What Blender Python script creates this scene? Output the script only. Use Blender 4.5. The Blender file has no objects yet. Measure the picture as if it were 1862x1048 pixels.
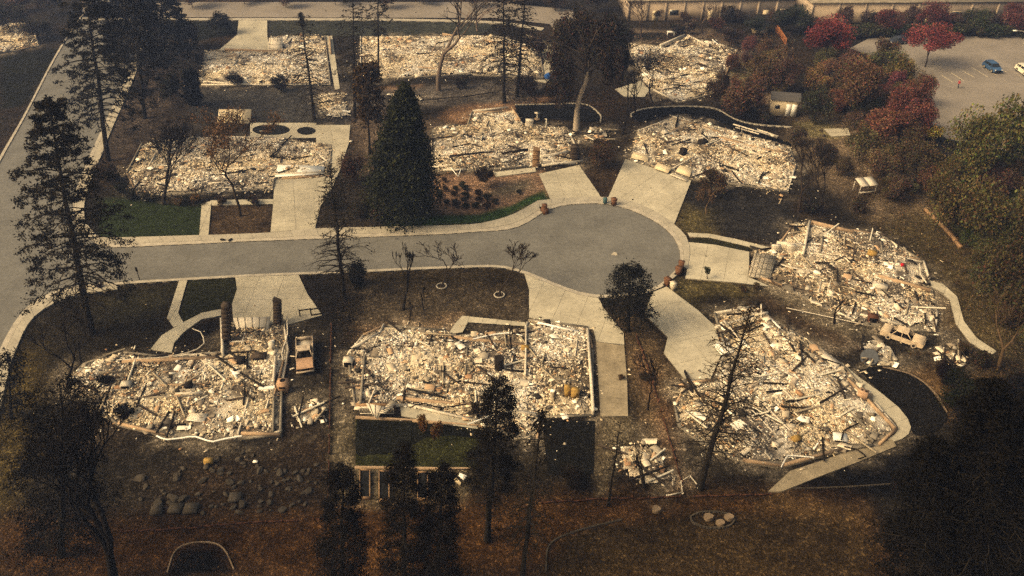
import bpy, math, random
import numpy as np
from mathutils import Vector, Matrix
R = math.radians
rng = np.random.default_rng(11)
random.seed(11)
scene = bpy.context.scene
COL = scene.collection

# ---------------------------------------------------------------- camera
CAM_H, PITCH, FPX, W0, H0 = 57.0, R(35), 1450.0, 1862.0, 1048.0
cd = bpy.data.cameras.new('camera'); cam = bpy.data.objects.new('camera', cd); COL.objects.link(cam)
cam.location = (0, 0, CAM_H); cam.rotation_euler = (R(90) - PITCH, 0, 0)
cd.sensor_width = 36; cd.lens = 36 * FPX / W0; cd.clip_end = 2000; cd.clip_start = 0.5
scene.camera = cam
# ---------------------------------------------------------------- sky and sun
SUN_EL, SUN_AZ = R(42), R(250)          # azimuth clockwise from +Y: light comes from the left, a little behind the camera
world = bpy.data.worlds.new('World'); scene.world = world; world.use_nodes = True
wn, wl = world.node_tree.nodes, world.node_tree.links
bg = wn['Background']
sky = wn.new('ShaderNodeTexSky'); sky.sky_type = 'NISHITA'; sky.sun_disc = False
sky.sun_elevation = SUN_EL; sky.sun_rotation = SUN_AZ; sky.dust_density = 8.0; sky.air_density = 1.0; sky.ozone_density = 0.6
mulw = wn.new('ShaderNodeMix'); mulw.data_type = 'RGBA'; mulw.blend_type = 'MULTIPLY'; mulw.inputs[0].default_value = 1.0
mulw.inputs[7].default_value = (1.0, 0.85, 0.57, 1)     # smoke filters the whole sky to a warm grey
wl.new(sky.outputs[0], mulw.inputs[6]); wl.new(mulw.outputs[2], bg.inputs[0])
bg.inputs[1].default_value = 0.15
sd = bpy.data.lights.new('sun', 'SUN'); so = bpy.data.objects.new('sun', sd); COL.objects.link(so)
sd.energy = 1.5; sd.angle = R(24); sd.color = (1.0, 0.84, 0.52)
_d = Vector((math.sin(SUN_AZ) * math.cos(SUN_EL), math.cos(SUN_AZ) * math.cos(SUN_EL), math.sin(SUN_EL)))
so.rotation_euler = _d.to_track_quat('Z', 'Y').to_euler(); so.location = (-60, -20, 90)
vs = scene.view_settings
vs.view_transform = 'Standard'; vs.look = 'None'; vs.gamma = 1; vs.exposure = 0.68; vs.use_curve_mapping = False
scene.cycles.max_bounces = 2; scene.cycles.diffuse_bounces = 1; scene.cycles.glossy_bounces = 2
scene.cycles.volume_bounces = 0; scene.cycles.transparent_max_bounces = 4
scene.cycles.use_denoising = False

# ---------------------------------------------------------------- photograph to place
def ray(px, py):
    x = (px - W0 / 2) / FPX; y = -(py - H0 / 2) / FPX
    c, s = math.cos(PITCH), math.sin(PITCH)
    return np.array([x, y * s + c, y * c - s])
def G(px, py, z=0.0):
    d = ray(px, py); t = (z - CAM_H) / d[2]
    return np.array([d[0] * t, d[1] * t, z])
def GP(pts, z=0.0): return np.array([G(a, b, z) for a, b in pts])
def AT(px, py, Y):
    d = ray(px, py); t = Y / d[1]
    return np.array([d[0] * t, Y, CAM_H + d[2] * t])
def pxm(px, py):                                  # pixels per metre at a ground point
    g = G(px, py); return FPX / (g[1] * math.cos(PITCH) + CAM_H * math.sin(PITCH))

def _hash(ix, iy, s): 
    n = np.sin(ix * 127.1 + iy * 311.7 + s * 74.7) * 43758.5453
    return n - np.floor(n)
def vnoise(x, y, s=0):
    ix, iy = np.floor(x), np.floor(y); fx, fy = x - ix, y - iy
    fx = fx * fx * (3 - 2 * fx); fy = fy * fy * (3 - 2 * fy)
    a = _hash(ix, iy, s); b = _hash(ix + 1, iy, s); c = _hash(ix, iy + 1, s); d = _hash(ix + 1, iy + 1, s)
    return (a * (1 - fx) + b * fx) * (1 - fy) + (c * (1 - fx) + d * fx) * fy
def fbm(x, y, s=0, o=4):
    v = 0; a = .5
    for k in range(o): v = v + a * vnoise(x * 2 ** k, y * 2 ** k, s + k * 9); a *= .5
    return v / (1 - .5 ** o)
def inside(poly, x, y):
    r = np.zeros(x.shape, bool); n = len(poly)
    for i in range(n):
        x1, y1 = poly[i][:2]; x2, y2 = poly[(i + 1) % n][:2]
        if y1 == y2: continue
        c = ((y1 > y) != (y2 > y)) & (x < (x2 - x1) * (y - y1) / (y2 - y1) + x1)
        r ^= c
    return r
def edge_dist(poly, x, y):
    d = np.full(x.shape, 1e9); n = len(poly)
    for i in range(n):
        a = np.array(poly[i][:2]); b = np.array(poly[(i + 1) % n][:2]); e = b - a; L = e @ e + 1e-9
        t = np.clip(((x - a[0]) * e[0] + (y - a[1]) * e[1]) / L, 0, 1)
        d = np.minimum(d, np.hypot(x - a[0] - t * e[0], y - a[1] - t * e[1]))
    return d
def area(poly):
    p = np.array(poly)[:, :2]; q = np.roll(p, -1, 0); return .5 * np.sum(p[:, 0] * q[:, 1] - q[:, 0] * p[:, 1])
def ccw(poly): return poly if area(poly) > 0 else poly[::-1]
def sample_in(poly, n):
    p = np.array(poly)[:, :2]; lo, hi = p.min(0), p.max(0); out = np.zeros((0, 2))
    while len(out) < n:
        q = lo + rng.random((n * 2, 2)) * (hi - lo); out = np.vstack([out, q[inside(p, q[:, 0], q[:, 1])]])
    return out[:n]

# ---------------------------------------------------------------- materials
def mat(name, col=(1, 1, 1), attr=False, rough=.9, nscale=3.0, namt=.35, fine=0.0, bump=0.0, bscale=20., metal=0.0, objcol=False, bdist=.05, speck=0.):
    m = bpy.data.materials.new(name); m.use_nodes = True; nt = m.node_tree; N, L = nt.nodes, nt.links
    b = N['Principled BSDF']; b.inputs['Roughness'].default_value = rough; b.inputs['Metallic'].default_value = metal
    b.inputs['Specular IOR Level'].default_value = .5 if rough < .6 else .03
    geo = N.new('ShaderNodeNewGeometry'); pos = geo.outputs['Position']
    def mul(a, bb):
        x = N.new('ShaderNodeMix'); x.data_type = 'RGBA'; x.blend_type = 'MULTIPLY'; x.inputs[0].default_value = 1
        L.new(a, x.inputs[6]); L.new(bb, x.inputs[7]); return x.outputs[2]
    if attr:
        a = N.new('ShaderNodeAttribute'); a.attribute_name = 'tint'; c = a.outputs['Color']
    else:
        rgb = N.new('ShaderNodeRGB'); rgb.outputs[0].default_value = (*col, 1); c = rgb.outputs[0]
    if objcol:
        oi = N.new('ShaderNodeObjectInfo'); c = mul(c, oi.outputs['Color'])
    def noisemul(c, sc, amt, det=5):
        t = N.new('ShaderNodeTexNoise'); t.inputs['Scale'].default_value = sc; t.inputs['Detail'].default_value = det; t.inputs['Roughness'].default_value = .65
        L.new(pos, t.inputs['Vector'])
        mr = N.new('ShaderNodeMapRange'); mr.inputs[1].default_value = .25; mr.inputs[2].default_value = .75
        mr.inputs[3].default_value = 1 - amt; mr.inputs[4].default_value = 1 + amt
        L.new(t.outputs['Fac'], mr.inputs[0]); return mul(c, mr.outputs[0]), t
    if namt: c, _ = noisemul(c, nscale, namt)
    if fine: c, _ = noisemul(c, nscale * 9, fine, 3)
    if speck:                                  # scattered paler straw, stones and ash flecks
        t = N.new('ShaderNodeTexNoise'); t.inputs['Scale'].default_value = 3.2; t.inputs['Detail'].default_value = 6; t.inputs['Roughness'].default_value = .8; L.new(pos, t.inputs['Vector'])
        mr = N.new('ShaderNodeMapRange'); mr.inputs[1].default_value = .52; mr.inputs[2].default_value = .72; mr.inputs[3].default_value = .7; mr.inputs[4].default_value = speck
        L.new(t.outputs['Fac'], mr.inputs[0]); c = mul(c, mr.outputs[0])
    L.new(c, b.inputs['Base Color'])
    if bump:
        t = N.new('ShaderNodeTexNoise'); t.inputs['Scale'].default_value = bscale; t.inputs['Detail'].default_value = 4; L.new(pos, t.inputs['Vector'])
        bp = N.new('ShaderNodeBump'); bp.inputs['Strength'].default_value = bump; bp.inputs['Distance'].default_value = bdist
        L.new(t.outputs['Fac'], bp.inputs['Height']); L.new(bp.outputs[0], b.inputs['Normal'])
    return m
M = {}
M['ground'] = mat('ground', attr=True, nscale=.9, namt=.6, fine=.8, bump=1., bscale=6, bdist=.2, rough=.95, speck=4.)
M['asphalt'] = mat('asphalt', (.128, .124, .115), nscale=.22, namt=.24, fine=.2, bump=.25, bscale=30, bdist=.01)
M['asphalt2'] = mat('asphalt_lot', (.20, .175, .15), nscale=.15, namt=.2, fine=.15, bump=.2, bscale=30, bdist=.01)
M['concrete'] = mat('concrete', (.36, .325, .25), nscale=.22, namt=.3, fine=.16, bump=.15, bscale=12, bdist=.01)
M['joint'] = mat('joint', (.16, .14, .11), nscale=1., namt=.3)
M['kerb'] = mat('kerb_concrete', (.33, .295, .24), nscale=.8, namt=.3, fine=.25)
M['walk'] = mat('walk_concrete', (.31, .28, .225), nscale=.35, namt=.22, fine=.15, bump=.15, bscale=12, bdist=.01)
M['slab'] = mat('slab', (.19, .165, .13), nscale=.6, namt=.5, fine=.3, bump=.3, bscale=10)
M['rubble'] = mat('rubble', attr=True, nscale=5., namt=.25, rough=.95)
M['ash'] = mat('ash', attr=True, nscale=1.6, namt=.5, fine=.5, bump=.9, bscale=7, bdist=.2, rough=1)
M['bark'] = mat('bark', attr=True, nscale=4, namt=.4, rough=.95, bump=.5, bscale=15)
M['leaf'] = mat('leaf', attr=True, nscale=1.2, namt=.35, rough=.75, objcol=True)
M['attr'] = mat('mixed', attr=True, nscale=3, namt=.2, rough=.8)
M['char'] = mat('charred_wood', (.018, .015, .013), nscale=4, namt=.5, rough=.9)
M['rust'] = mat('burnt_steel', (.38, .31, .235), nscale=2.2, namt=.5, fine=.5, rough=.75)
M['burntwhite'] = mat('burnt_sheet', (.52, .46, .37), nscale=1.8, namt=.3, fine=.25, rough=.7)
M['brick'] = mat('burnt_brick', (.055, .042, .033), nscale=2.5, namt=.6, fine=.5, rough=.95, bump=.5, bscale=10)
M['tanrust'] = mat('scorched_tan_steel', (.47, .37, .26), nscale=2.2, namt=.35, fine=.4, rough=.75)
M['stucco'] = mat('scorched_stucco', (.32, .225, .145), nscale=1.5, namt=.35, fine=.3)
M['black'] = mat('soot', (.008, .007, .007), namt=0)
M['rock'] = mat('rock', (.055, .046, .036), nscale=1.5, namt=.45, fine=.4, bump=.6, bscale=6)
M['binbrown'] = mat('bin_plastic', (.12, .06, .035), nscale=5, namt=.25, rough=.6)
M['wallpaint'] = mat('dull_wall', (.36, .285, .215), nscale=.5, namt=.2, fine=.15)
M['dirtyconcrete'] = mat('scorched_concrete', (.235, .195, .135), nscale=.5, namt=.4, fine=.25)
M['tan'] = mat('painted_panel', (.55, .45, .30), nscale=1.5, namt=.2, fine=.15, rough=.7)
M['white'] = mat('white_paint', (.75, .72, .65), nscale=2, namt=.15, rough=.5)
M['wood'] = mat('weathered_wood', (.24, .15, .085), nscale=3, namt=.4, rough=.85)
M['glass'] = mat('dark_glass', (.015, .018, .022), namt=0, rough=.12)
M['tyre'] = mat('tyre_rubber', (.02, .02, .02), namt=.2)
M['paint_line'] = mat('worn_line_paint', (.5, .42, .28), nscale=2, namt=.4)

# ---------------------------------------------------------------- mesh building
class MB:
    def __init__(s): s.v = []; s.c = []; s.f = {}; s.n = 0
    def add(s, v, f, c=(1, 1, 1)):
        v = np.asarray(v, float).reshape(-1, 3)
        if isinstance(f, list) and len({len(q) for q in f}) > 1:
            for k in sorted({len(q) for q in f}): s.add(v, [q for q in f if len(q) == k], c)
            return s
        f = np.asarray(f, int)
        s.v.append(v); c = np.asarray(c, float)
        s.c.append(np.broadcast_to(c, (len(v), 3)) if c.ndim == 1 else c)
        s.f.setdefault(f.shape[1], []).append(f + s.n); s.n += len(v); return s
    def box(s, c, size, rz=0., c2=(1, 1, 1), R3=None, bottom=True):
        q = np.array([[-1, -1, -1], [1, -1, -1], [1, 1, -1], [-1, 1, -1], [-1, -1, 1], [1, -1, 1], [1, 1, 1], [-1, 1, 1]]) * .5 * np.array(size)
        if R3 is None:
            a, b = math.cos(rz), math.sin(rz); R3 = np.array([[a, -b, 0], [b, a, 0], [0, 0, 1]])
        f = [[4, 5, 6, 7], [0, 1, 5, 4], [1, 2, 6, 5], [2, 3, 7, 6], [3, 0, 4, 7]] + ([[3, 2, 1, 0]] if bottom else [])
        s.add(q @ np.asarray(R3).T + np.array(c), f, c2); return s
    def bar(s, a, b, w, h, c2=(1, 1, 1)):            # box beam between two points
        a = np.array(a, float); b = np.array(b, float); d = b - a; L = np.linalg.norm(d); x = d / L
        up = np.array([0, 0, 1.]) if abs(x[2]) < .95 else np.array([0, 1., 0])
        y = np.cross(up, x); y /= np.linalg.norm(y); z = np.cross(x, y)
        s.box((a + b) / 2, (L, w, h), c2=c2, R3=np.array([x, y, z]).T); return s
    def tube(s, p, r, k=5, c2=(1, 1, 1), cap=False):
        p = np.asarray(p, float); n = len(p); r = np.broadcast_to(np.asarray(r, float), (n,))
        t = np.gradient(p, axis=0); t /= (np.linalg.norm(t, axis=1)[:, None] + 1e-9)
        ref = np.array([.31, .17, .93]) if abs(t[0][2]) < .8 else np.array([.95, .2, .1])
        u = np.cross(t, ref); u /= (np.linalg.norm(u, axis=1)[:, None] + 1e-9); w = np.cross(t, u)
        a = np.arange(k) * 2 * np.pi / k
        v = p[:, None] + r[:, None, None] * (np.cos(a)[None, :, None] * u[:, None] + np.sin(a)[None, :, None] * w[:, None])
        i = np.arange(n - 1)[:, None] * k + np.arange(k)[None]; j = np.arange(n - 1)[:, None] * k + (np.arange(k)[None] + 1) % k
        f = np.stack([i, j, j + k, i + k], -1).reshape(-1, 4)
        s.add(v.reshape(-1, 3), f, c2)
        if cap:
            s.add(v[0], [list(range(k))[::-1]], c2); s.add(v[-1], [list(range(k))], c2)
        return s
    def prism(s, poly, z0, z1, c2=(1, 1, 1), bottom=False):
        p = np.array(ccw(np.array(poly)))[:, :2]; n = len(p)
        top = np.column_stack([p, np.full(n, z1)]); bot = np.column_stack([p, np.full(n, z0)])
        s.add(top, [list(range(n))], c2)
        i = np.arange(n); j = (i + 1) % n
        s.add(np.vstack([bot, top]), np.stack([i, j, j + n, i + n], 1), c2)
        if bottom: s.add(bot, [list(range(n))[::-1]], c2)
        return s
    def sheet(s, poly, z, c2=(1, 1, 1)):
        p = np.array(ccw(np.array(poly)))[:, :2]; s.add(np.column_stack([p, np.full(len(p), z)]), [list(range(len(p)))], c2); return s
    def mesh(s, name, m, off=(0, 0, 0), smooth=False):
        me = bpy.data.meshes.new(name); v = np.vstack(s.v) - np.array(off); c = np.vstack(s.c)
        loops = []; starts = []; o = 0
        for k, fs in s.f.items():
            f = np.vstack(fs); loops.append(f.ravel()); starts.append(o + np.arange(len(f)) * k); o += f.size
        loops = np.concatenate(loops).astype(np.int32); starts = np.concatenate(starts).astype(np.int32)
        me.vertices.add(len(v)); me.vertices.foreach_set('co', v.astype(np.float32).ravel())
        me.loops.add(len(loops)); me.loops.foreach_set('vertex_index', loops)
        me.polygons.add(len(starts)); me.polygons.foreach_set('loop_start', starts)
        if smooth: me.polygons.foreach_set('use_smooth', np.ones(len(starts), bool))
        me.update(calc_edges=True)
        a = me.attributes.new('tint', 'FLOAT_COLOR', 'POINT')
        a.data.foreach_set('color', np.column_stack([c, np.ones(len(c))]).astype(np.float32).ravel())
        me.materials.append(M[m] if isinstance(m, str) else m); return me
    def build(s, name, m, parent=None, local=False, smooth=False, loc=None):
        off = (0, 0, 0)
        if parent is not None and not local: off = tuple(parent.location)
        elif loc is not None and not local: off = tuple(loc)
        o = bpy.data.objects.new(name, s.mesh(name, m, off, smooth)); COL.objects.link(o)
        if parent is not None: o.parent = parent
        elif loc is not None: o.location = loc
        return o
def put(name, me, loc, rot=(0, 0, 0), sc=(1, 1, 1), parent=None):
    o = bpy.data.objects.new(name, me); COL.objects.link(o)
    if parent is not None: o.parent = parent; loc = np.array(loc) - np.array(parent.location)
    o.location = loc; o.rotation_euler = rot; o.scale = sc if hasattr(sc, '__len__') else (sc,) * 3
    return o
def tag(o, label=None, cat=None, group=None, kind=None):
    if label: o['label'] = label
    if cat: o['category'] = cat
    if group: o['group'] = group
    if kind: o['kind'] = kind
    return o
def thing(name, label, cat, loc, rz=0, group=None):
    o = bpy.data.objects.new(name, None); COL.objects.link(o); o.location = tuple(loc); o.rotation_euler = (0, 0, rz)
    o.empty_display_size = .3
    return tag(o, label, cat, group)
def copy_tree(o, loc, rz=None, sc=None):
    c = o.copy(); COL.objects.link(c); c.location = tuple(loc)
    if rz is not None: c.rotation_euler = (0, 0, rz)
    if sc is not None: c.scale = (sc,) * 3
    for ch in o.children:
        d = ch.copy(); COL.objects.link(d); d.parent = c
        for g in ch.children:
            e = g.copy(); COL.objects.link(e); e.parent = d
    return c
def resample(p, n):
    p = np.asarray(p, float); d = np.r_[0, np.cumsum(np.linalg.norm(np.diff(p, axis=0), axis=1))]
    t = np.linspace(0, d[-1], n); return np.column_stack([np.interp(t, d, p[:, k]) for k in range(p.shape[1])])
def smoothline(p, n=60):
    p = np.asarray(p, float)
    q = np.vstack([2 * p[0] - p[1], p, 2 * p[-1] - p[-2]]); out = []
    m = max(2, n // (len(p) - 1))
    for i in range(len(p) - 1):
        a, b, c, d = q[i:i + 4]; t = np.linspace(0, 1, m, endpoint=False)[:, None]
        out.append(.5 * (2 * b + (c - a) * t + (2 * a - 5 * b + 4 * c - d) * t ** 2 + (3 * b - a - 3 * c + d) * t ** 3))
    return np.vstack(out + [p[-1:]])
def clip_poly(sub, a, b):                     # keep the part left of a->b
    out = []; n = len(sub); e = b - a
    for i in range(n):
        p, q = sub[i], sub[(i + 1) % n]
        sp = e[0] * (p[1] - a[1]) - e[1] * (p[0] - a[0]); sq = e[0] * (q[1] - a[1]) - e[1] * (q[0] - a[0])
        if sp >= 0: out.append(p)
        if (sp >= 0) != (sq >= 0): out.append(p + (q - p) * sp / (sp - sq))
    return out
# ================================================================ THE SETTING
# ---- ground: one sheet, soil, grass and char colours in a tint layer
xs = np.r_[-330, -290, -250, -220, -200, -185, np.arange(-175, 175.1, .84), 185, 200, 220, 250, 290, 330]
ys = np.r_[-40, -10, 10, 25, np.arange(34, 236, .84), 245, 260, 280, 310, 345, 390]
gx, gy = np.meshgrid(xs, ys); fx, fy = gx.ravel(), gy.ravel()
nb = fbm(fx / 9, fy / 9, 3); nf = fbm(fx / 2.2, fy / 2.2, 8)
base = np.array([.0150, .0125, .0095]); col = base[None] * (0.55 + 1.0 * nb)[:, None] * (.6 + .8 * nf)[:, None]
rust = np.clip(fbm(fx / 14, fy / 14, 21) * 2.4 - 1.25, 0, 1)[:, None]
col = col * (1 - rust) + np.array([.036, .023, .0135]) * rust * (.5 + nf[:, None])
wx = fx + (fbm(fx / 2.5, fy / 2.5, 40) - .5) * 2.4; wy = fy + (fbm(fx / 2.5, fy / 2.5, 55) - .5) * 2.4
REG = [  # polygon in the photograph, soil colour (nearest ones partly painted darker for edge falloff), softness in metres, mottling
 ([(0,640),(30,600),(100,555),(200,530),(330,512),(310,585),(270,640),(130,690),(40,860),(0,960)], (0.0109,0.0087,0.0051), 1.5, .7),
 ([(0,700),(30,650),(60,640),(70,700),(40,860),(0,930)], (.060,.044,.015), 3, .5),
 ([(190,530),(325,512),(300,570),(180,590)], (.018,.016,.009), 2, .6),
 ([(345,509),(428,508),(430,545),(400,562),(340,585),(330,570)], (.017,.0175,.008), .3, .6),
 ([(335,600),(400,572),(410,640),(320,640)], (0.0102,0.0073,0.0047), .5, .8),
 ([(545,500),(600,495),(650,580),(610,600),(575,560)], (0.0080,0.0065,0.0051), 1, .7),
 ([(640,494),(955,486),(955,585),(840,573),(800,590),(660,590)], (0.0538,0.0414,0.0280), 1.5, .6),
 ([(640,494),(955,488),(955,520),(700,520)], (0.0225,0.0167,0.0087), 3, .6),
 ([(650,590),(840,575),(815,605),(640,620)], (0.1568,0.1064,0.0650), 1.5, .6),
 ([(180,360),(240,350),(365,375),(362,430),(187,433)], (.0170,.0245,.0095), 1, .6),
 ([(382,372),(495,372),(493,424),(380,428)], (.050,.034,.021), .5, .7),
 ([(235,350),(495,335),(495,370),(385,365),(300,372)], (0.0080,0.0065,0.0051), 1.5, .7),
 ([(580,400),(600,350),(660,330),(790,330),(790,405),(574,414)], (.034,.028,.022), 1.5, .8),
 ([(785,322),(980,310),(1000,350),(960,375),(890,388),(790,388)], (.205,.125,.080), 1, .5),
 ([(890,335),(960,322),(975,340),(920,360),(880,358)], (.075,.062,.045), 2, .7),
 ([(700,398),(860,390),(930,372),(985,345),(1001,361),(950,378),(895,403),(700,414)], (.024,.046,.014), .5, .5),
 ([(1240,350),(1300,335),(1440,360),(1445,400),(1420,445),(1300,425),(1250,424),(1228,405)], (.017,.0155,.0145), 1.5, .7),
 ([(1228,405),(1245,375),(1290,385),(1290,424),(1252,424)], (0.0728,0.0582,0.0246), 2.5, .5),
 ([(1253,436),(1280,432),(1360,448),(1365,456),(1300,447),(1256,443)], (0.0095,0.0087,0.0043), .3, .6),
 ([(1220,508),(1290,505),(1380,530),(1300,575),(1275,565),(1215,525)], (.075,.060,.026), 1.5, .6),
 ([(1260,545),(1300,525),(1370,545),(1310,575),(1275,568)], (0.0073,0.0054,0.0043), 2, .7),
 ([(1380,530),(1540,600),(1560,640),(1500,640),(1400,560)], (.045,.030,.019), 1.5, .9),
 ([(1100,560),(1175,575),(1212,615),(1205,645),(1245,692),(1215,740),(1240,880),(1200,890),(1150,700)], (0.0840,0.0582,0.0336), 1, .7),
 ([(1160,640),(1180,650),(1250,880),(1225,890)], (0.1120,0.0650,0.0358), .8, .8),
 ([(1090,757),(1142,758),(1150,800),(1110,860),(1085,870)], (0.1120,0.0896,0.0560), 1, .6),
 ([(870,170),(1000,178),(960,205),(870,240),(800,215)], (.20,.115,.065), 2, .7),
 ([(690,158),(765,155),(770,185),(700,195)], (.20,.12,.07), 1.5, .7),
 ([(640,200),(700,195),(860,240),(790,240),(780,300),(650,320)], (.085,.062,.044), 2, .8),
 ([(936,192),(1060,190),(1090,212),(1080,222),(1000,216),(950,225)], (0.0036,0.0036,0.0036), .4, .5),
 ([(1148,205),(1200,195),(1280,198),(1335,215),(1440,262),(1410,275),(1330,240),(1250,212),(1180,222),(1150,215)], (0.0036,0.0036,0.0040), .4, .5),
 ([(1090,215),(1150,215),(1160,240),(1120,270),(1085,240)], (0.0218,0.0163,0.0109), 1.5, .8),
 ([(1562,672),(1600,667),(1660,685),(1710,735),(1725,760),(1660,790),(1640,755),(1590,705)], (0.0032,0.0029,0.0029), .3, .5),
 ([(1610,668),(1690,668),(1862,700),(1862,760),(1800,720),(1725,760),(1690,705)], (0.0952,0.0582,0.0269), 2, .8),
 ([(1420,880),(1540,838),(1640,815),(1700,800),(1720,880),(1560,915),(1440,900)], (0.0036,0.0032,0.0029), .6, .5),
 ([(648,762),(860,770),(870,850),(645,850)], (.030,.031,.011), .4, .5),
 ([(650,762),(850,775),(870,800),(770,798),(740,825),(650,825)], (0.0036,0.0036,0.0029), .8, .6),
 ([(985,760),(1080,762),(1080,860),(1000,862)], (0.0029,0.0029,0.0029), .5, .4),
 ([(604,745),(640,750),(646,850),(860,852),(850,925),(690,920),(602,920)], (0.1176,0.0952,0.0616), .5, .7),
 ([(520,960),(610,945),(740,960),(760,1048),(520,1048)], (.15,.072,.024), 3, .8),
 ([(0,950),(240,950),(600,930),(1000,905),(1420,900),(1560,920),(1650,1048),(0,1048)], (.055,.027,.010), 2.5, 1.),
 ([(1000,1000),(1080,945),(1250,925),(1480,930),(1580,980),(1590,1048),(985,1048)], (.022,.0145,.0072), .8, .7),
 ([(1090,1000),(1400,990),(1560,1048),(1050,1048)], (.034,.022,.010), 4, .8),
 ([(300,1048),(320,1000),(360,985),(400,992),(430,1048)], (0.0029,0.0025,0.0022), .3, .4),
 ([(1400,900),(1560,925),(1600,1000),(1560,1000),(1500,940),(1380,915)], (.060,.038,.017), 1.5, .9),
 ([(1590,400),(1700,360),(1862,430),(1862,660),(1760,610),(1735,545),(1690,500),(1640,440)], (.058,.044,.021), 3, .7),
 ([(1440,190),(1600,230),(1700,380),(1590,400),(1500,330),(1430,260)], (.115,.084,.054), 3, .9),
 ([(1440,225),(1500,215),(1530,250),(1470,250)], (0.1344,0.1120,0.0560), 1, .7),
 ([(0,95),(105,88),(100,110),(40,200),(0,205)], (0.0080,0.0080,0.0043), 1, .6),
 ([(0,200),(40,195),(42,212),(0,212)], (0.0182,0.0127,0.0080), 1, .6),
 ([(110,50),(360,45),(380,150),(360,230),(200,290),(190,240)], (.050,.039,.032), 4, 1.),
 ([(360,160),(600,160),(640,222),(460,222),(380,240),(340,210)], (.048,.045,.042), 2, .7),
 ([(487,38),(720,38),(895,42),(895,62),(700,65),(490,66)], (.030,.031,.024), .6, .7),
 ([(540,152),(640,150),(640,165),(880,150),(1000,155),(960,185),(640,200)], (.082,.070,.060), 2, .8),
 ([(340,40),(432,38),(430,62),(360,75)], (0.0087,0.0095,0.0073), .8, .6),
 ([(1140,55),(1300,55),(1420,110),(1440,200),(1330,190),(1300,100),(1150,75)], (.115,.086,.062), 2.5, .9),
 ([(1130,60),(1250,58),(1250,72),(1140,76)], (0.0109,0.0098,0.0080), 1, .7),
 ([(1300,100),(1380,120),(1420,150),(1340,160)], (0.1008,0.0840,0.0448), 2, .7),
 ([(560,575),(600,590),(602,760),(560,740)], (0.0200,0.0167,0.0123), 1.5, .6),
 ([(525,590),(590,590),(600,700),(520,735)], (0.0182,0.0149,0.0109), 1, .6),
 ([(1080,590),(1100,600),(1100,900),(1082,900)], (0.1008,0.0784,0.0504), .6, .6),
 ([(1400,505),(1600,590),(1560,620),(1380,525)], (0.1120,0.0918,0.0627), 1.5, .7),
 ([(1690,525),(1735,550),(1740,600),(1705,600)], (0.0784,0.0560,0.0314), .6, .7),
]
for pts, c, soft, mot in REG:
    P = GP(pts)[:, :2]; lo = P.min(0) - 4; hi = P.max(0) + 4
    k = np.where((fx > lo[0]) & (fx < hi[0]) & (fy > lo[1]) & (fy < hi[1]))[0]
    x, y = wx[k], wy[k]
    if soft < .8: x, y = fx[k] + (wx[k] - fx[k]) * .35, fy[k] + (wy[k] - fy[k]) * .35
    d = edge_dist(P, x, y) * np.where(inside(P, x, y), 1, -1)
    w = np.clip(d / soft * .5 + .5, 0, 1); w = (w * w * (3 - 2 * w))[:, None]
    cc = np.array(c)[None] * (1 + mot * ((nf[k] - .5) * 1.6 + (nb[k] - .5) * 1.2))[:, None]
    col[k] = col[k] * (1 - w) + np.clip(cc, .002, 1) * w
ASH = [
 [(118,700),(150,665),(215,642),(300,650),(405,642),(410,592),(518,588),(526,640),(515,700),(512,795),(420,802),(300,795),(215,775),(150,730)],
 [(632,645),(660,612),(700,593),(810,602),(830,611),(955,601),(962,584),(1070,597),(1079,640),(1080,758),(985,762),(978,800),(935,800),(870,770),(740,740),(645,745),(636,690)],
 [(1298,572),(1370,560),(1400,578),(1470,620),(1535,668),(1592,735),(1632,783),(1600,812),(1530,822),(1420,852),(1350,842),(1290,820),(1232,775),(1225,740),(1248,700),(1295,694),(1318,640),(1305,595)],
 [(1445,405),(1500,413),(1600,428),(1680,478),(1690,510),(1705,570),(1700,605),(1640,602),(1560,590),(1500,562),(1420,522),(1366,503),(1375,458),(1412,450)],
 [(1152,275),(1168,235),(1230,212),(1300,222),(1380,245),(1432,270),(1445,300),(1432,352),(1370,347),(1310,337),(1262,327),(1200,312),(1148,292)],
 [(785,235),(850,228),(858,206),(930,205),(950,226),(1032,234),(1052,278),(1050,300),(980,300),(960,305),(880,311),(785,312)],
 [(230,302),(300,262),(390,250),(500,252),(602,266),(602,290),(596,320),(500,327),(480,345),(380,352),(270,357),(235,337)],
 [(365,122),(400,93),(490,93),(520,66),(590,70),(600,110),(595,156),(480,158),(370,155)],
 [(655,88),(700,63),(800,65),(900,68),(975,90),(987,130),(965,147),(860,136),(770,130),(680,147),(650,127)],
 [(1132,80),(1200,79),(1250,68),(1300,75),(1340,95),(1312,130),(1302,162),(1230,185),(1190,182),(1168,150),(1148,110)],
 [(-40,45),(60,44),(72,84),(20,95),(-50,105)],
 [(1118,812),(1180,800),(1212,835),(1232,880),(1195,895),(1150,880),(1118,858)],
 [(1566,625),(1600,617),(1632,640),(1628,668),(1592,672),(1568,655)],
 [(1698,640),(1730,630),(1758,645),(1750,668),(1710,664)],
 [(530,742),(570,730),(596,742),(590,768),(545,772)],
 [(705,172),(730,166),(762,172),(768,185),(735,188),(708,184)],
 [(580,172),(630,168),(638,212),(600,220),(578,200)],
 [(1062,238),(1100,230),(1112,245),(1100,262),(1065,258)],
 [(1238,695),(1262,690),(1280,705),(1262,725),(1235,720)]]
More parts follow.
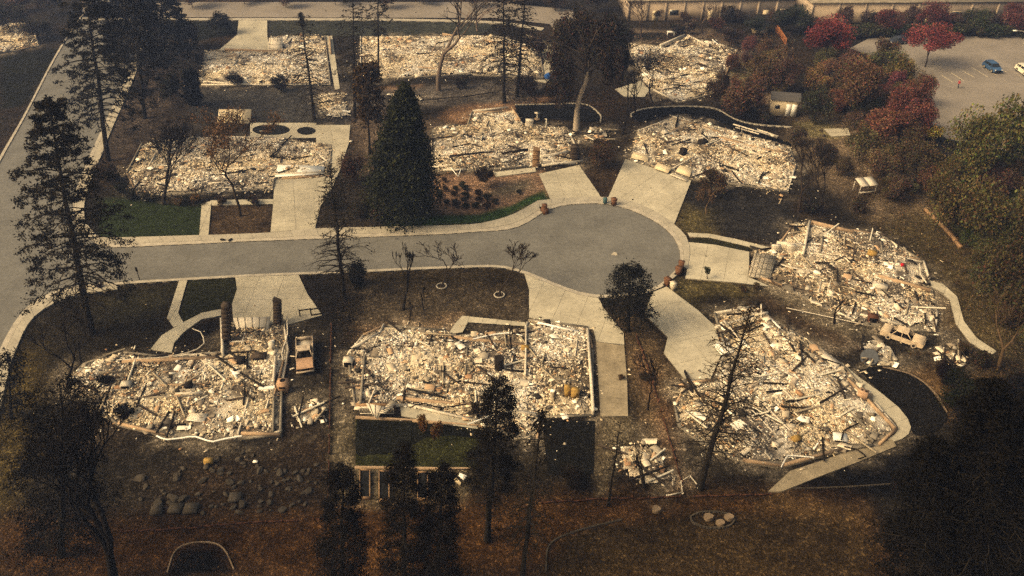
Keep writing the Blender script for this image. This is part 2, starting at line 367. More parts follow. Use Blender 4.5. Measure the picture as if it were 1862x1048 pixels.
for pts in ASH:                      # pale ash and soot blown out round each burnt house
    P = GP(pts)[:, :2]; lo = P.min(0) - 8; hi = P.max(0) + 8
    k = np.where((fx > lo[0]) & (fx < hi[0]) & (fy > lo[1]) & (fy < hi[1]))[0]; d = edge_dist(P, wx[k], wy[k]) * np.where(inside(P, wx[k], wy[k]), -1, 1)
    a = np.clip(1 - d / 3.2, 0, 1) ** 1.5 * np.clip(nf[k] * 2.2 - .55, 0, 1); sgn = fbm(fx[k] / 3.1, fy[k] / 3.1, 77)[:, None]
    cc = np.where(sgn > .5, np.array([[.24, .20, .15]]), np.array([[.03, .026, .022]])); w = (a * .8)[:, None]; col[k] = col[k] * (1 - w) + cc * w
gz = -.03 - .10 * fbm(fx / 3, fy / 3, 70)
far = (np.abs(fx) > 180) | (fy > 240) | (fy < 30); gz[far] = -.1
gb = MB(); ny, nx = gx.shape; ii = (np.arange(ny - 1)[:, None] * nx + np.arange(nx - 1)[None]).ravel()
gb.add(np.column_stack([fx, fy, gz]), np.stack([ii, ii + 1, ii + nx + 1, ii + nx], 1), col)
tag(gb.build('ground', 'ground', smooth=True), 'burnt dark soil and scorched lawns', None, None, 'structure')

# ---- roads
COURT_TOP = [(200,451),(330,446),(460,440),(650,433),(794,427.5),(861,423),(920,419),(953,409),(985,389),(1020,375.5),(1080,371),(1127,377),(1170,393),(1204,413),(1227,437),(1237,464),(1234,484),(1214,507),(1187,525),(1140,536),(1094,537.5),(1054,532),(1007,515),(963,497),(927,487),(894,483)]
COURT_BOT = [(894,483),(794,486),(660,492),(560,496),(460,500),(300,509),(214,514)]
ct = smoothline(GP(COURT_TOP)[:, :2], 160); cb = GP(COURT_BOT)[:, :2]
COURT = np.vstack([ct, cb, GP([(150,530),(60,560),(60,400),(150,425)])[:, :2]])
road = MB().sheet(COURT, .008).build('road', 'asphalt')
tag(road, 'grey asphalt cul-de-sac with a round turning bulb', None, None, 'structure')
STREET_L = [(-160,640),(-90,470),(0,296),(45,215),(105,100),(150,30),(190,-30)]
STREET_R = [(300,-30),(262,60),(225,150),(190,226),(160,292),(140,345),(132,385),(142,420),(172,442),(200,451),(214,514),(170,517),(127,524),(83,537),(53,557),(27,587),(10,617),(-5,650),(-40,760)]
street = np.vstack([GP(STREET_L)[:, :2], GP(STREET_R)[:, :2]])
tag(MB().sheet(street, .004).build('street', 'asphalt'), 'wide grey asphalt street along the left edge', None, None, 'structure')
FAR = [(110,34),(900,34),(1010,44),(1060,70),(1100,60),(1040,22),(900,2),(110,2)]
tag(MB().sheet(GP([(150,31),(900,33),(1000,44),(1010,60),(1060,62),(1040,18),(900,4),(150,4)])[:, :2], .004).build('far_street', 'asphalt2'), 'pale asphalt street behind the farthest burnt lots', None, None, 'structure')
LOT = [(1545,88),(1580,70),(1700,66),(1920,66),(1960,200),(1900,290),(1720,252),(1696,232),(1672,200),(1660,167),(1637,134),(1590,104)]
lot = MB().sheet(GP(LOT)[:, :2], .004).build('parking_lot', 'asphalt2'); tag(lot, 'large asphalt parking lot at the top right', None, None, 'structure')
for (a, b, c, d) in [(1748,128,1772,141),(1765,122,1796,140),(1781,118,1812,137),(1730,133,1752,147),(1800,112,1830,131),(1712,137,1733,150)]:
    p, q = G(a, b, .01), G(c, d, .01); n = np.array([-(q - p)[1], (q - p)[0], 0]); n = n / np.linalg.norm(n) * .07
    MB().add([p - n, q - n, q + n, p + n], [[0, 1, 2, 3]]).build('painted_line', 'paint_line', lot)

# ---- clipped or burnt turf with a clean edge
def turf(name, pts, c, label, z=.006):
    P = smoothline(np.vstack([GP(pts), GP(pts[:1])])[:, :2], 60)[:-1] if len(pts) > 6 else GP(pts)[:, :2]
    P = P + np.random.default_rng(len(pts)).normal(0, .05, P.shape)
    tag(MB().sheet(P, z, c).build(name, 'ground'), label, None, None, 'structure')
turf('burnt_turf', [(1562,673),(1585,668),(1612,669),(1650,679),(1685,702),(1712,738),(1722,762),(1700,782),(1664,792),(1652,768),(1625,738),(1592,705)], (.0085,.0075,.0062), 'black kidney-shaped burnt lawn beside the lower right ruin')
turf('burnt_turf', [(936,192),(1000,190.5),(1062,190.5),(1086,206),(1091,219),(1062,219),(1030,212),(1000,214),(968,222),(945,224)], (.0065,.0065,.0068), 'black burnt back lawn behind the middle ruin')
turf('burnt_turf', [(1149,212),(1165,202),(1200,196),(1262,195),(1312,204),(1336,218),(1400,246),(1438,262),(1412,270),(1370,250),(1325,228),(1270,209),(1222,208),(1180,220),(1158,220)], (.0065,.0065,.0068), 'black curved burnt lawn above the upper right ruin')
turf('lawn', [(648,762),(740,768),(868,780),(874,851),(646,849)], (.026,.027,.0095), 'dark green sunken lawn below the middle ruin')
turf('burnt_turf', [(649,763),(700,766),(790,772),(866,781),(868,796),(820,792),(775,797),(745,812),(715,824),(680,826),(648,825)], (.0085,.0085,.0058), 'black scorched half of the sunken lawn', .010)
turf('burnt_turf', [(985,764),(1080,766),(1080,862),(998,862)], (.0075,.0072,.0062), 'black square of burnt turf below the middle ruin garage')
turf('lawn', [(187,372),(230,362),(300,372),(366,380),(361,429),(300,431),(188,432)], (.0175,.025,.0095), 'dark green lawn left of the narrow path')
turf('lawn', [(1256,436),(1270,432.5),(1300,435),(1340,443),(1366,453),(1360,456),(1320,449),(1280,444),(1258,441)], (.021,.020,.010), 'dark strip lawn above the right driveway')
turf('lawn', [(345,509.5),(426,508),(428,540),(420,553),(396,562),(360,572),(335,585),(328,571)], (.017,.0175,.008), 'dark lawn wedge right of the bent garden path')
# ---- concrete drives and walks, laid in panels
def paved(name, pts, label, cell=2.6, axis=None, z=.07, gap=.035, m='concrete', kind='structure'):
    P = ccw(GP(pts)[:, :2] if np.max(np.abs(pts)) > 300 else np.array(pts))
    b = MB().prism(P, -.12, z - .02).build(name, 'joint'); tag(b, label, None, None, kind)
    if axis is None: axis = P[1] - P[0]
    else: axis = G(*axis[1])[:2] - G(*axis[0])[:2]
    ax = axis / np.linalg.norm(axis); ay = np.array([-ax[1], ax[0]]); u = P @ ax; w = P @ ay
    nu = max(1, round((u.max() - u.min()) / cell)); nw = max(1, round((w.max() - w.min()) / cell))
    us = np.linspace(u.min(), u.max(), nu + 1); ws = np.linspace(w.min(), w.max(), nw + 1)
    for i in range(nu):
        for j in range(nw):
            u0, u1, w0, w1 = us[i] + gap / 2, us[i + 1] - gap / 2, ws[j] + gap / 2, ws[j + 1] - gap / 2
            cs = [u0 * ax + w0 * ay, u1 * ax + w0 * ay, u1 * ax + w1 * ay, u0 * ax + w1 * ay]; s = [p for p in P]
            for k in range(4):
                s = clip_poly(s, cs[k], cs[(k + 1) % 4])
                if len(s) < 3: break
            if len(s) >= 3 and abs(area(s)) > .15:
                MB().prism(s, z - .02, z + random.uniform(-.006, .006)).build('panel', m, b)
    return b
paved('driveway', [(980,317),(1053,301),(1088,352),(1093,361),(1050,363),(1002,366)], 'short concrete driveway at the head of the bulb, brown bin at its foot', 3, [(1002,366),(1093,361)])
paved('driveway', [(1137,290),(1257,329),(1226,408),(1190,390),(1150,372),(1105,362)], 'wide concrete driveway below three fallen cream panels', 3, [(1137,290),(1257,329)])
paved('driveway', [(1249,441),(1300,446),(1362,459),(1362,505),(1400,522),(1330,514),(1246,507),(1252,480)], 'concrete driveway right of the bulb ending at a burnt garage door', 3, [(1249,441),(1362,459)])
paved('driveway', [(1212,522),(1270,566),(1300,594),(1313,641),(1292,690),(1246,692),(1207,643),(1214,614),(1172,572),(1186,533)], 'long concrete driveway bending beside the burnt pine', 3.2, [(1214,614),(1300,594)])
paved('driveway', [(953,497),(1000,517),(1050,535),(1088,543),(1098,562),(1134,607),(1135,628),(1084,622),(1079,600),(962,578),(962,527)], 'concrete driveway above the middle ruin garage', 3.2, [(962,578),(1079,600)])
paved('side_yard_slab', [(1084,623),(1135,629),(1140,690),(1142,758),(1092,757)], 'dirty tan concrete slab running down past the middle ruin', 3.2, [(1084,623),(1135,629)], z=.066, m='dirtyconcrete')
paved('driveway', [(428,504.5),(543,501),(560,537),(586,574),(520,592),(425,592),(422,554),(431,527)], 'concrete driveway leading to two standing chimney pillars', 2.9, [(428,503),(542,501)])
paved('driveway', [(575,228),(637,228),(634,262),(618,310),(605,340),(583,375),(573,416),(492,423),(497,372),(499,327),(592,321),(602,268),(575,267)], 'long concrete driveway beside the left ruin and the big cypress', 3.1, [(492,424),(573,414)])
paved('driveway', [(-30,213),(46,213),(38,228),(14,267),(-40,276)], 'tan concrete driveway across the street at the left edge', 3.4, [(-30,213),(46,213)])
paved('driveway', [(434,37),(486,37),(486,66),(491,92),(398,92),(431,64)], 'pale concrete driveway up to the far street', 4, [(434,37),(486,37)])
paved('driveway', [(955,62),(1018,85),(1018,115),(1003,154),(971,147),(992,112),(975,85)], 'narrow pale driveway with a blue heap and red chair on it', 3.5, [(971,147),(1003,154)])
paved('front_path', [(326,510.5),(341,510),(324,570),(334,588),(316,596),(304,579)], 'straight concrete garden path bending at the burnt lawn', 1.6, [(326,510),(341,510)])
paved('front_path', [(402,563),(367,570),(334,587),(294,611),(274,636),(312,643),(317,624),(334,605),(367,581),(402,575)], 'curved concrete path to the lower left ruin', 2.2, [(294,611),(402,563)], z=.075)
paved('front_path', [(367,373),(385,365),(379,429),(362,430)], 'narrow concrete path between green and brown lawns', 1.7, [(362,430),(379,429)])
paved('front_path', [(385,365),(497,363),(497,372),(385,374)], 'thin concrete path along the left ruin front', 1.7, [(385,374),(497,372)], z=.078)
paved('front_path', [(826,591),(841,575),(955,587),(955,594),(851,587),(841,605),(815,609)], 'concrete path bent along the middle ruin front', 1.6, [(841,575),(955,587)])
paved('front_path', [(1250,424),(1290,426),(1340,436),(1412,454),(1410,461),(1338,444),(1290,433),(1254,431)], 'thin stepped concrete path above the strip lawn', 1.5, [(1290,426),(1412,454)])
paved('front_path', [(897,314),(973,305),(975,313),(902,322)], 'short pale path beside the mulch bed', 1.8, [(897,314),(973,305)])
paved('side_path', [(1687,510),(1714,517),(1740,540),(1752,584),(1775,615),(1812,640),(1800,647),(1762,622),(1738,590),(1727,546),(1705,528),(1686,521)], 'concrete path curving round the right ruin', 2., [(1687,510),(1714,517)])
paved('side_path', [(1530,660),(1558,684),(1600,714),(1634,742),(1650,762),(1656,778),(1652,790),(1640,799),(1624,804),(1614,800),(1628,790),(1633,778),(1626,766),(1600,742),(1565,708),(1524,670)], 'concrete walk wrapping the lower right ruin', 2., [(1558,690),(1640,757)])
paved('patio', [(1397,894),(1437,857),(1537,824),(1622,800),(1630,812),(1567,838),(1480,871),(1420,895)], 'triangular concrete patio below the lower right ruin', 2.6, [(1437,857),(1537,824)], z=.066, m='dirtyconcrete')
paved('patio', [(455,224),(575,224),(575,251),(500,253),(455,250)], 'pale concrete terrace with two black oval beds', 2.6, [(455,224),(575,224)], z=.06)
paved('patio', [(728,741),(752,733),(785,744),(862,770),(872,782),(800,770),(730,757)], 'tan concrete landing above the sunken lawn', 2., [(728,741),(752,733)])
paved('patio', [(1497,235),(1542,234),(1546,247),(1512,249)], 'small pale slab in the scrubby yard', 1.5, [(1497,235),(1542,234)])
paved('patio', [(1118,163),(1165,148),(1185,158),(1172,177),(1135,176)], 'pale concrete pad under the dark sycamore', 2.2, [(1118,163),(1165,148)])
paved('patio', [(592,66),(604,66),(618,162),(609,164)], 'narrow pale strip path between two far ruins', 3., [(609,164),(618,162)])
def disc(px, py, rx, ry, n=26):
    return GP([(px + rx * math.cos(t), py + ry * math.sin(t)) for t in np.linspace(0, 2 * math.pi, n, endpoint=False)])[:, :2]
M['bed'] = mat('charred_bed', (.012, .012, .012), nscale=2, namt=.5)
tag(MB().prism(disc(493, 237, 34, 9.5), 0, .10).build('planting_bed', 'bed', loc=None), 'large black oval planting bed in the terrace', 'planting bed')
tag(MB().prism(disc(557, 239, 17, 7), 0, .10).build('planting_bed', 'bed'), 'small black oval planting bed in the terrace', 'planting bed')

# ---- kerbs and sidewalks
def walkway(name, inner, outer, label, kfrac=.33, seg=1.7, z=.13, smooth=True, close=False, lowz=None):
    I = GP(inner)[:, :2]; O = GP(outer)[:, :2]
    if smooth: I = smoothline(I, 90); O = smoothline(O, 90)
    L = np.sum(np.linalg.norm(np.diff(I, axis=0), axis=1)); n = max(2, int(L / seg))
    I = resample(I, n + 1); O = resample(O, n + 1); K = I + (O - I) * kfrac
    b = MB()
    for i in range(n): b.prism([I[i], I[i + 1], O[i + 1], O[i]], -.1, z - .025)
    root = b.build(name, 'joint'); tag(root, label, None, None, 'structure')
    for i in range(n):
        e = .018 / seg
        a0, a1 = I[i] + (I[i + 1] - I[i]) * e, I[i + 1] + (I[i] - I[i + 1]) * e
        k0, k1 = K[i] + (K[i + 1] - K[i]) * e, K[i + 1] + (K[i] - K[i + 1]) * e
        o0, o1 = O[i] + (O[i + 1] - O[i]) * e, O[i + 1] + (O[i] - O[i + 1]) * e
        if kfrac < .98: 
            kk0, kk1 = k0 + (o0 - k0) * .03, k1 + (o1 - k1) * .03
            MB().prism([kk0, kk1, o1, o0], z - .025, z + random.uniform(-.008, .008)).build('panel', 'walk', root)
        if i % 2 == 0:
            j = min(i + 2, n); b2 = MB()
            for q in range(i, j): b2.prism([I[q], I[q + 1], K[q + 1], K[q]], -.08, z - .012)
            b2.build('kerb', 'kerb', root)
    return root
walkway('sidewalk', [(172,442),(200,451),(330,446),(460,440),(650,433),(794,427.5),(861,423),(920,419),(953,409),(985,389)],
        [(160,425),(187,433),(330,430),(480,425),(573,417),(694,414),(844,410),(894,403),(935,390),(978,366)], 'pale concrete sidewalk along the upper side of the court')
walkway('sidewalk', [(985,389),(1020,375.5),(1080,371),(1127,377),(1170,393),(1204,413),(1227,437),(1237,464),(1234,484)],
        [(978,366),(1015,362.5),(1082,359.5),(1135,363.5),(1184,382),(1222,406),(1248,432),(1254,460),(1250,490)], 'concrete sidewalk ring around the top of the bulb', .38)
walkway('kerb_strip', [(1234,484),(1214,507),(1187,525),(1140,536),(1094,537.5),(1054,532),(1007,515),(963,497),(927,487),(894,483),(794,486),(660,492),(560,496),(460,500),(300,509),(214,514)],
        [(1242,490),(1219,512),(1190,529.5),(1141,541),(1093,542.5),(1052,537),(1004,519.5),(960,501),(926,491),(894,487),(794,490),(660,496),(560,500),(460,504),(300,513),(214,518.5)], 'narrow kerb along the lower side of the court', 1., 1.8, z=.12)
walkway('sidewalk', [(214,514),(170,517),(127,524),(83,537),(53,557),(27,587),(10,617),(-5,650),(-40,760)],
        [(214,528),(190,531),(144,536),(102,551),(68,572),(47,598),(31,634),(17,674),(-5,775)], 'concrete sidewalk curving round the lower left corner', .36)
walkway('sidewalk', [(172,442),(142,420),(132,385),(140,345),(160,292),(190,226),(225,150),(262,60)],
        [(180,430),(160,412),(153,383),(160,345),(182,290),(207,228),(240,152),(274,62)], 'concrete sidewalk climbing beside the wide street', .33, 2.4)
walkway('sidewalk', [(-90,470),(0,296),(45,215),(105,100),(150,30)], [(-94,468),(-4,293),(42,213),(102,99),(147,30)], 'kerb on the far side of the wide street', 1., 3.)
walkway('sidewalk', [(150,34),(480,34),(720,35),(900,40),(990,52)], [(150,38),(480,38),(720,39),(900,44),(985,57)], 'pale sidewalk along the far street', .3, 3.5)
mh = MB().tube([G(1117, 464, .009), G(1117, 464, .022)], [.42, .40], 18, cap=True).build('manhole_cover', 'kerb'); tag(mh, 'small pale manhole cover in the middle of the bulb', 'manhole cover')

M['stone'] = mat('pale_stone', (.17, .125, .085), nscale=3, namt=.4)
# lawn and bed edgings: thin raised strips
def edging(pts, label, w=.16, h=.12, m='kerb', smooth=True, name='lawn_edging', cat='edging'):
    p = GP(pts); p = smoothline(p, 40) if smooth else p
    b = MB(); d = np.gradient(p[:, :2], axis=0); nrm = np.column_stack([-d[:, 1], d[:, 0]]); nrm /= np.linalg.norm(nrm, axis=1)[:, None]
    A, B = p[:, :2] + nrm * w / 2, p[:, :2] - nrm * w / 2
    for i in range(len(p) - 1): b.prism([A[i], A[i + 1], B[i + 1], B[i]], -.1, h)
    return tag(b.build(name, m), label, cat)
edging([(1605,668),(1660,683),(1700,715),(1722,750)], 'thin pale kerb arc round the black round lawn', w=.13, h=.06, m='stone')
edging([(936,191),(1000,190),(1062,190),(1090,208),(1092,222)], 'pale edging line along the black back lawn', w=.18)
edging([(1148,214),(1150,206),(1180,197),(1250,194),(1300,198),(1332,215),(1370,226),(1440,232)], 'pale curved edging round the black upper right lawn', w=.22)
edging([(647,759),(750,765),(870,775),(985,782)], 'orange brick edging along the top of the sunken lawn', w=.22, m='stucco', smooth=False)
edging([(645,850),(760,852),(855,853)], 'orange brick edging along the bottom of the sunken lawn', w=.18, m='stucco', smooth=False)
edging([(304,1040),(318,1003),(345,988),(385,987),(408,1000),(425,1035)], 'pale rounded edging of a black bed at the bottom left', w=.10, h=.05, m='stone')
edging([(992,1040),(1000,990),(1050,965),(1130,945)], 'dark curved bed edging at the bottom', w=.14, h=.05, m='rock')
edging([(1255,940),(1275,932),(1310,932),(1335,942),(1325,957),(1290,960),(1262,952),(1255,940)], 'stone ring edging round the fire pit at the bottom', w=.12, m='rock')
edging([(1440,888),(1520,886),(1620,880)], 'thin dull line of edging below the patio', w=.07, h=.04, m='rock')
# ================================================================ BURNT HOUSES
def rotm(yaw, tilt, taz):
    """n rotations: tilt about a horizontal axis at azimuth taz, then yaw"""
    cy, sy = np.cos(yaw), np.sin(yaw); ct_, st_ = np.cos(tilt), np.sin(tilt); ca, sa = np.cos(taz), np.sin(taz)
    Z = np.zeros((len(yaw), 3, 3)); Z[:, 0, 0] = cy; Z[:, 0, 1] = -sy; Z[:, 1, 0] = sy; Z[:, 1, 1] = cy; Z[:, 2, 2] = 1
    ax = np.stack([ca, sa, 0 * ca], 1); K = np.zeros_like(Z)
    K[:, 0, 1] = -ax[:, 2]; K[:, 0, 2] = ax[:, 1]; K[:, 1, 0] = ax[:, 2]; K[:, 1, 2] = -ax[:, 0]; K[:, 2, 0] = -ax[:, 1]; K[:, 2, 1] = ax[:, 0]
    T = np.eye(3)[None] + st_[:, None, None] * K + (1 - ct_)[:, None, None] * (K @ K)
    return T @ Z
Q8 = np.array([[-1, -1, -1], [1, -1, -1], [1, 1, -1], [-1, 1, -1], [-1, -1, 1], [1, -1, 1], [1, 1, 1], [-1, 1, 1]]) * .5
F8 = np.array([[4, 5, 6, 7], [0, 1, 5, 4], [1, 2, 6, 5], [2, 3, 7, 6], [3, 0, 4, 7], [3, 2, 1, 0]]); F5 = F8[:5]
def chunks(mb, pos, size, cols, tilt=.5, yaw=None, jit=.28):
    n = len(pos); v = Q8[None] * (1 + (rng.random((n, 8, 3)) - .5) * 2 * jit) * size[:, None]
    yaw = rng.random(n) * 6.28 if yaw is None else yaw
    Rm = rotm(yaw, np.abs(rng.normal(0, tilt, n)), rng.random(n) * 6.28)
    v = np.einsum('nij,nkj->nki', Rm, v) + pos[:, None]
    f = (F5[None] + (np.arange(n) * 8)[:, None, None]).reshape(-1, 4)
    mb.add(v.reshape(-1, 3), f, np.repeat(cols, 8, 0))
PAL = np.array([[.62,.53,.40],[.80,.74,.62],[.48,.40,.29],[.33,.285,.22],[.20,.165,.125],[.10,.085,.07],[.022,.02,.018],[.26,.155,.09],[.42,.28,.17]])
def pal_pick(n, pale):      # pale 0..1 per piece
    w = np.array([.26,.14,.21,.14,.09,.05,.05,.03,.03])[None] * np.ones((n, 1))
    w[:, :3] *= (.30 + 1.3 * pale)[:, None]; w[:, 5:7] *= (2.6 - 2.3 * pale)[:, None]
    w /= w.sum(1)[:, None]; c = w.cumsum(1); k = (rng.random(n)[:, None] > c).sum(1).clip(0, len(PAL) - 1)
    return PAL[k] * (.8 + .4 * rng.random((n, 1)))
# shared meshes for the larger pieces
def lump_mesh(seed, m='attr', c=(.5, .45, .36), flat=1.0):
    r = np.random.default_rng(seed); b = MB()
    v = Q8 * np.array([1, .75, .55 * flat]) * (1 + (r.random((8, 3)) - .5) * .6); b.add(v, F8, np.array(c) * (.7 + .6 * r.random())); return b.mesh('chunk', m)
CH = [lump_mesh(i, c=PAL[i % 5]) for i in range(10)] + [lump_mesh(30 + i, c=PAL[5 + i % 4]) for i in range(5)]
def bent_sheet(seed, c):
    r = np.random.default_rng(seed); b = MB(); n = 5; u = np.linspace(-.5, .5, n); z = np.cumsum(r.normal(0, .07, n)); z -= z.mean()
    for s in (0, 1):
        pass
    top = [(x, y, zz) for x, zz in zip(u, z) for y in (-.4, .4)]; bot = [(x, y, zz - .02) for x, y, zz in top]
    f = [];
    for i in range(n - 1):
        a = 2 * i; f += [[a, a + 2, a + 3, a + 1]]; o = 2 * n; f += [[o + a + 1, o + a + 3, o + a + 2, o + a]]
        f += [[a, o + a, o + a + 2, a + 2], [a + 1, a + 3, o + a + 3, o + a + 1]]
    b.add(top + bot, f, c); return b.mesh('sheet', 'attr')
SHEETS = [bent_sheet(i, PAL[[1, 0, 1, 3, 8, 4, 2, 6, 0][i]]) for i in range(9)]
def beam_mesh(seed, c):
    r = np.random.default_rng(seed); b = MB(); p = np.column_stack([np.linspace(-.5, .5, 4), r.normal(0, .012, 4), r.normal(0, .012, 4)])
    v = []
    for q in p: v += [q + (0, -.5, -.5), q + (0, .5, -.5), q + (0, .5, .5), q + (0, -.5, .5)]
    v = np.array(v); v[:, 1:] = p.repeat(4, 0)[:, 1:] + (v[:, 1:] - p.repeat(4, 0)[:, 1:]) * (.8 + .3 * r.random((16, 1)))
    f = []
    for i in range(3):
        for k in range(4): f.append([i * 4 + k, i * 4 + (k + 1) % 4, i * 4 + 4 + (k + 1) % 4, i * 4 + 4 + k])
    b.add(v, f + [[3, 2, 1, 0], [12, 13, 14, 15]], c); return b.mesh('beam', 'attr')
BEAMS = [beam_mesh(i, c) for i, c in enumerate([(.02, .017, .015), (.03, .024, .02), (.55, .5, .4), (.06, .045, .035), (.30, .25, .18), (.018, .016, .015)])]

def mound(poly, x, y, hmax, seed):
    d = edge_dist(poly, x, y) * np.where(inside(poly, x, y), 1, -1)
    e = np.clip(d / 1.6, 0, 1); return e * (.06 + hmax * fbm(x / 2.3, y / 2.3, seed) ** 1.5 * 1.3 + .05 * vnoise(x * 1.6, y * 1.6, seed + 3))
RUINS = {}
def ruin(name, label, pts, axis, dens=56, hmax=.55, seed=1, pale=.55, walls=(), nch=45, nbeam=16, nsheet=22, nwall=17, slab=True, cat='burnt house', spread=1.7, csz=1.):
    P = ccw(GP(pts)[:, :2]); c = P.mean(0); root = thing(name, label, cat, (c[0], c[1], 0)); RUINS[label] = root
    ax = G(*axis[1])[:2] - G(*axis[0])[:2]; A = math.atan2(ax[1], ax[0])
    z0 = .11
    if slab: MB().prism(P, -.15, z0).build('foundation_slab', 'slab', root)
    # ash bed
    lo, hi = P.min(0), P.max(0); st = .42; X, Y = np.meshgrid(np.arange(lo[0], hi[0] + st, st), np.arange(lo[1], hi[1] + st, st))
    fxx, fyy = X.ravel(), Y.ravel(); h = mound(P, fxx, fyy, hmax, seed); ins = inside(P, fxx, fyy).reshape(X.shape)
    pz = fbm(fxx / 3.5, fyy / 3.5, seed + 50); pz2 = fbm(fxx / 1.1, fyy / 1.1, seed + 60)
    w = np.clip((pz - .5) * 4.5 + (pz2 - .5) * 2.5 + pale, 0, 1)[:, None]
    hue = np.clip(fbm(fxx / 5, fyy / 5, seed + 33) * 2.6 - .8, 0, 1)[:, None]
    colr = (np.array([.11, .09, .07]) * (1 - w) + np.array([.52, .455, .355]) * w) * (np.array([1., 1.03, 1.10]) * hue + np.array([1., .945, .85]) * (1 - hue))
    dd = edge_dist(P, fxx, fyy); ins = ins & (dd > 1.3 * fbm(fxx / 1.7, fyy / 1.7, seed + 12) ** 2).reshape(X.shape)
    n1 = X.shape[1]; q = (ins[:-1, :-1] & ins[:-1, 1:] & ins[1:, :-1] & ins[1:, 1:]); r_, c_ = np.where(q); i0 = r_ * n1 + c_
    b = MB(); b.add(np.column_stack([fxx, fyy, z0 + .012 + h]), np.stack([i0, i0 + 1, i0 + n1 + 1, i0 + n1], 1), colr)
    tag(b.build('ash_bed', 'ash', root, smooth=True), None, None, None, 'stuff')
    # loose rubble
    ar = abs(area(P)); n = int(ar * dens); pos = sample_in(P, n)
    de = edge_dist(P, pos[:, 0], pos[:, 1]); dn = fbm(pos[:, 0] / 2.6, pos[:, 1] / 2.6, seed + 90)
    kp = rng.random(n) < np.clip(dn * 3.0 - .75, .10, 1) * np.clip(de / 1.5, .35, 1); pos = pos[kp]; n = len(pos)
    if spread:                                   # some of it lies outside the slab
        k = int(n * .14); pos[:k] += rng.normal(0, spread, (k, 2)) * rng.random((k, 1)) * 1.6
    hz = mound(P, pos[:, 0], pos[:, 1], hmax, seed); ou = ~inside(P, pos[:, 0], pos[:, 1])
    pl = np.clip((fbm(pos[:, 0] / 3.5, pos[:, 1] / 3.5, seed + 50) - .5) * 4.5 + (fbm(pos[:, 0] / 1.1, pos[:, 1] / 1.1, seed + 60) - .5) * 2 + pale, 0, 1)
    L = np.exp(rng.normal(math.log(.135), .5, n)).clip(.05, .7) * csz * (.55 + 1.0 * fbm(pos[:, 0] / 3.7, pos[:, 1] / 3.7, seed + 95))
    size = np.stack([L, L * (.35 + .6 * rng.random(n)), np.minimum(L, .3) * (.08 + .22 * rng.random(n))], 1)
    stick = rng.random(n) < .14; size[stick] = np.stack([L[stick] * 2.6, .07 + .06 * rng.random(stick.sum()), .05 + .04 * rng.random(stick.sum())], 1)
    yaw = np.where(rng.random(n) < .4, A + (rng.random(n) < .5) * 1.57 + rng.normal(0, .15, n), rng.random(n) * 6.28)
    z = np.where(ou, .02, z0 + hz) + size[:, 2] * .35 + np.abs(rng.normal(0, .03, n))
    hue = np.clip(fbm(pos[:, 0] / 5, pos[:, 1] / 5, seed + 33) * 2.6 - .8, 0, 1)[:, None]
    b = MB(); chunks(b, np.column_stack([pos, z]), size, pal_pick(n, pl) * (np.array([1., 1.03, 1.10]) * hue + np.array([1., .945, .85]) * (1 - hue)), tilt=.2, yaw=yaw)
    tag(b.build('rubble', 'rubble', root), None, None, None, 'stuff')
    # larger pieces, each its own part
    p = sample_in(P, nch + nbeam + nsheet); hz = mound(P, p[:, 0], p[:, 1], hmax, seed) + z0
    for i in range(nch):
        s = random.uniform(.4, .85) * csz; put('rubble_block', CH[random.randrange(len(CH))], (*p[i], hz[i] + .05 * s), (random.gauss(0, .3), random.gauss(0, .3), random.random() * 6.3), (s, s, s * random.uniform(.25, .8)), root)
    for i in range(nch, nch + nbeam):
        L = random.uniform(1.6, 4.6); put('charred_beam', BEAMS[random.randrange(len(BEAMS))], (*p[i], hz[i] + .22), (0, random.gauss(0, .09), A + random.choice((0, 1.57, 1.57, .6, -.7)) + random.gauss(0, .2)), (L, .16, .16), root)
    for i in range(nch + nbeam, nch + nbeam + nsheet):
        s = random.uniform(.7, 1.5); put('metal_sheet', SHEETS[random.randrange(len(SHEETS))], (*p[i], hz[i] + .12), (random.gauss(0, .1), random.gauss(0, .1), A + random.choice((0, .4, 1.57, 2.2)) + random.gauss(0, .2)), (s, s * random.uniform(.4, 1), s * .6), root)
    # low wall remains along the house's own axes
    pw = sample_in(P, nwall * 6); k = 0
    for q in pw:
        if k >= nwall: break
        a = A + random.choice((0, 1.5708)); L = random.uniform(2.5, 7.5); e = np.array([math.cos(a), math.sin(a)]) * L / 2
        if inside(P, np.array([q[0] + e[0], q[0] - e[0]]), np.array([q[1] + e[1], q[1] - e[1]])).all():
            hh = random.uniform(.2, .42); zz = z0 + hmax * .35
            MB().box((q[0], q[1], zz + hh / 2 - .15), (L, .13, hh + .1), a).build('wall_stub', random.choice(('slab', 'stucco', 'burntwhite', 'burntwhite', 'burntwhite', 'char')), root); k += 1
    if slab:
        for i in range(len(P)):
            e0, e1 = P[i], P[(i + 1) % len(P)]; L = np.linalg.norm(e1 - e0)
            if L < 1.8 or random.random() < .22: continue
            t0, t1 = (0, 1) if random.random() < .6 else sorted((random.uniform(0, .3), random.uniform(.6, 1.))); u, v = e0 + (e1 - e0) * t0, e0 + (e1 - e0) * t1; inn = (c - (u + v) / 2); inn = inn / np.linalg.norm(inn) * .12; hh = random.uniform(.22, .42)
            MB().bar((*(u + inn), hh / 2), (*(v + inn), hh / 2), .22, hh).build('footing', random.choice(('slab', 'slab', 'slab', 'burntwhite', 'burntwhite', 'stucco')), root)
    for wl_ in walls:
        x1, y1, x2, y2, hh, m = wl_[:6]; zz = z0 + (hmax * .45)
        MB().bar(G(x1, y1) + (0, 0, zz + hh / 2 - .15), G(x2, y2) + (0, 0, zz + hh / 2 - .15), wl_[6] if len(wl_) > 6 else .2, hh + .2).build('wall_stub' if hh > .22 else 'fallen_beam', m, root)
    return root, P, A
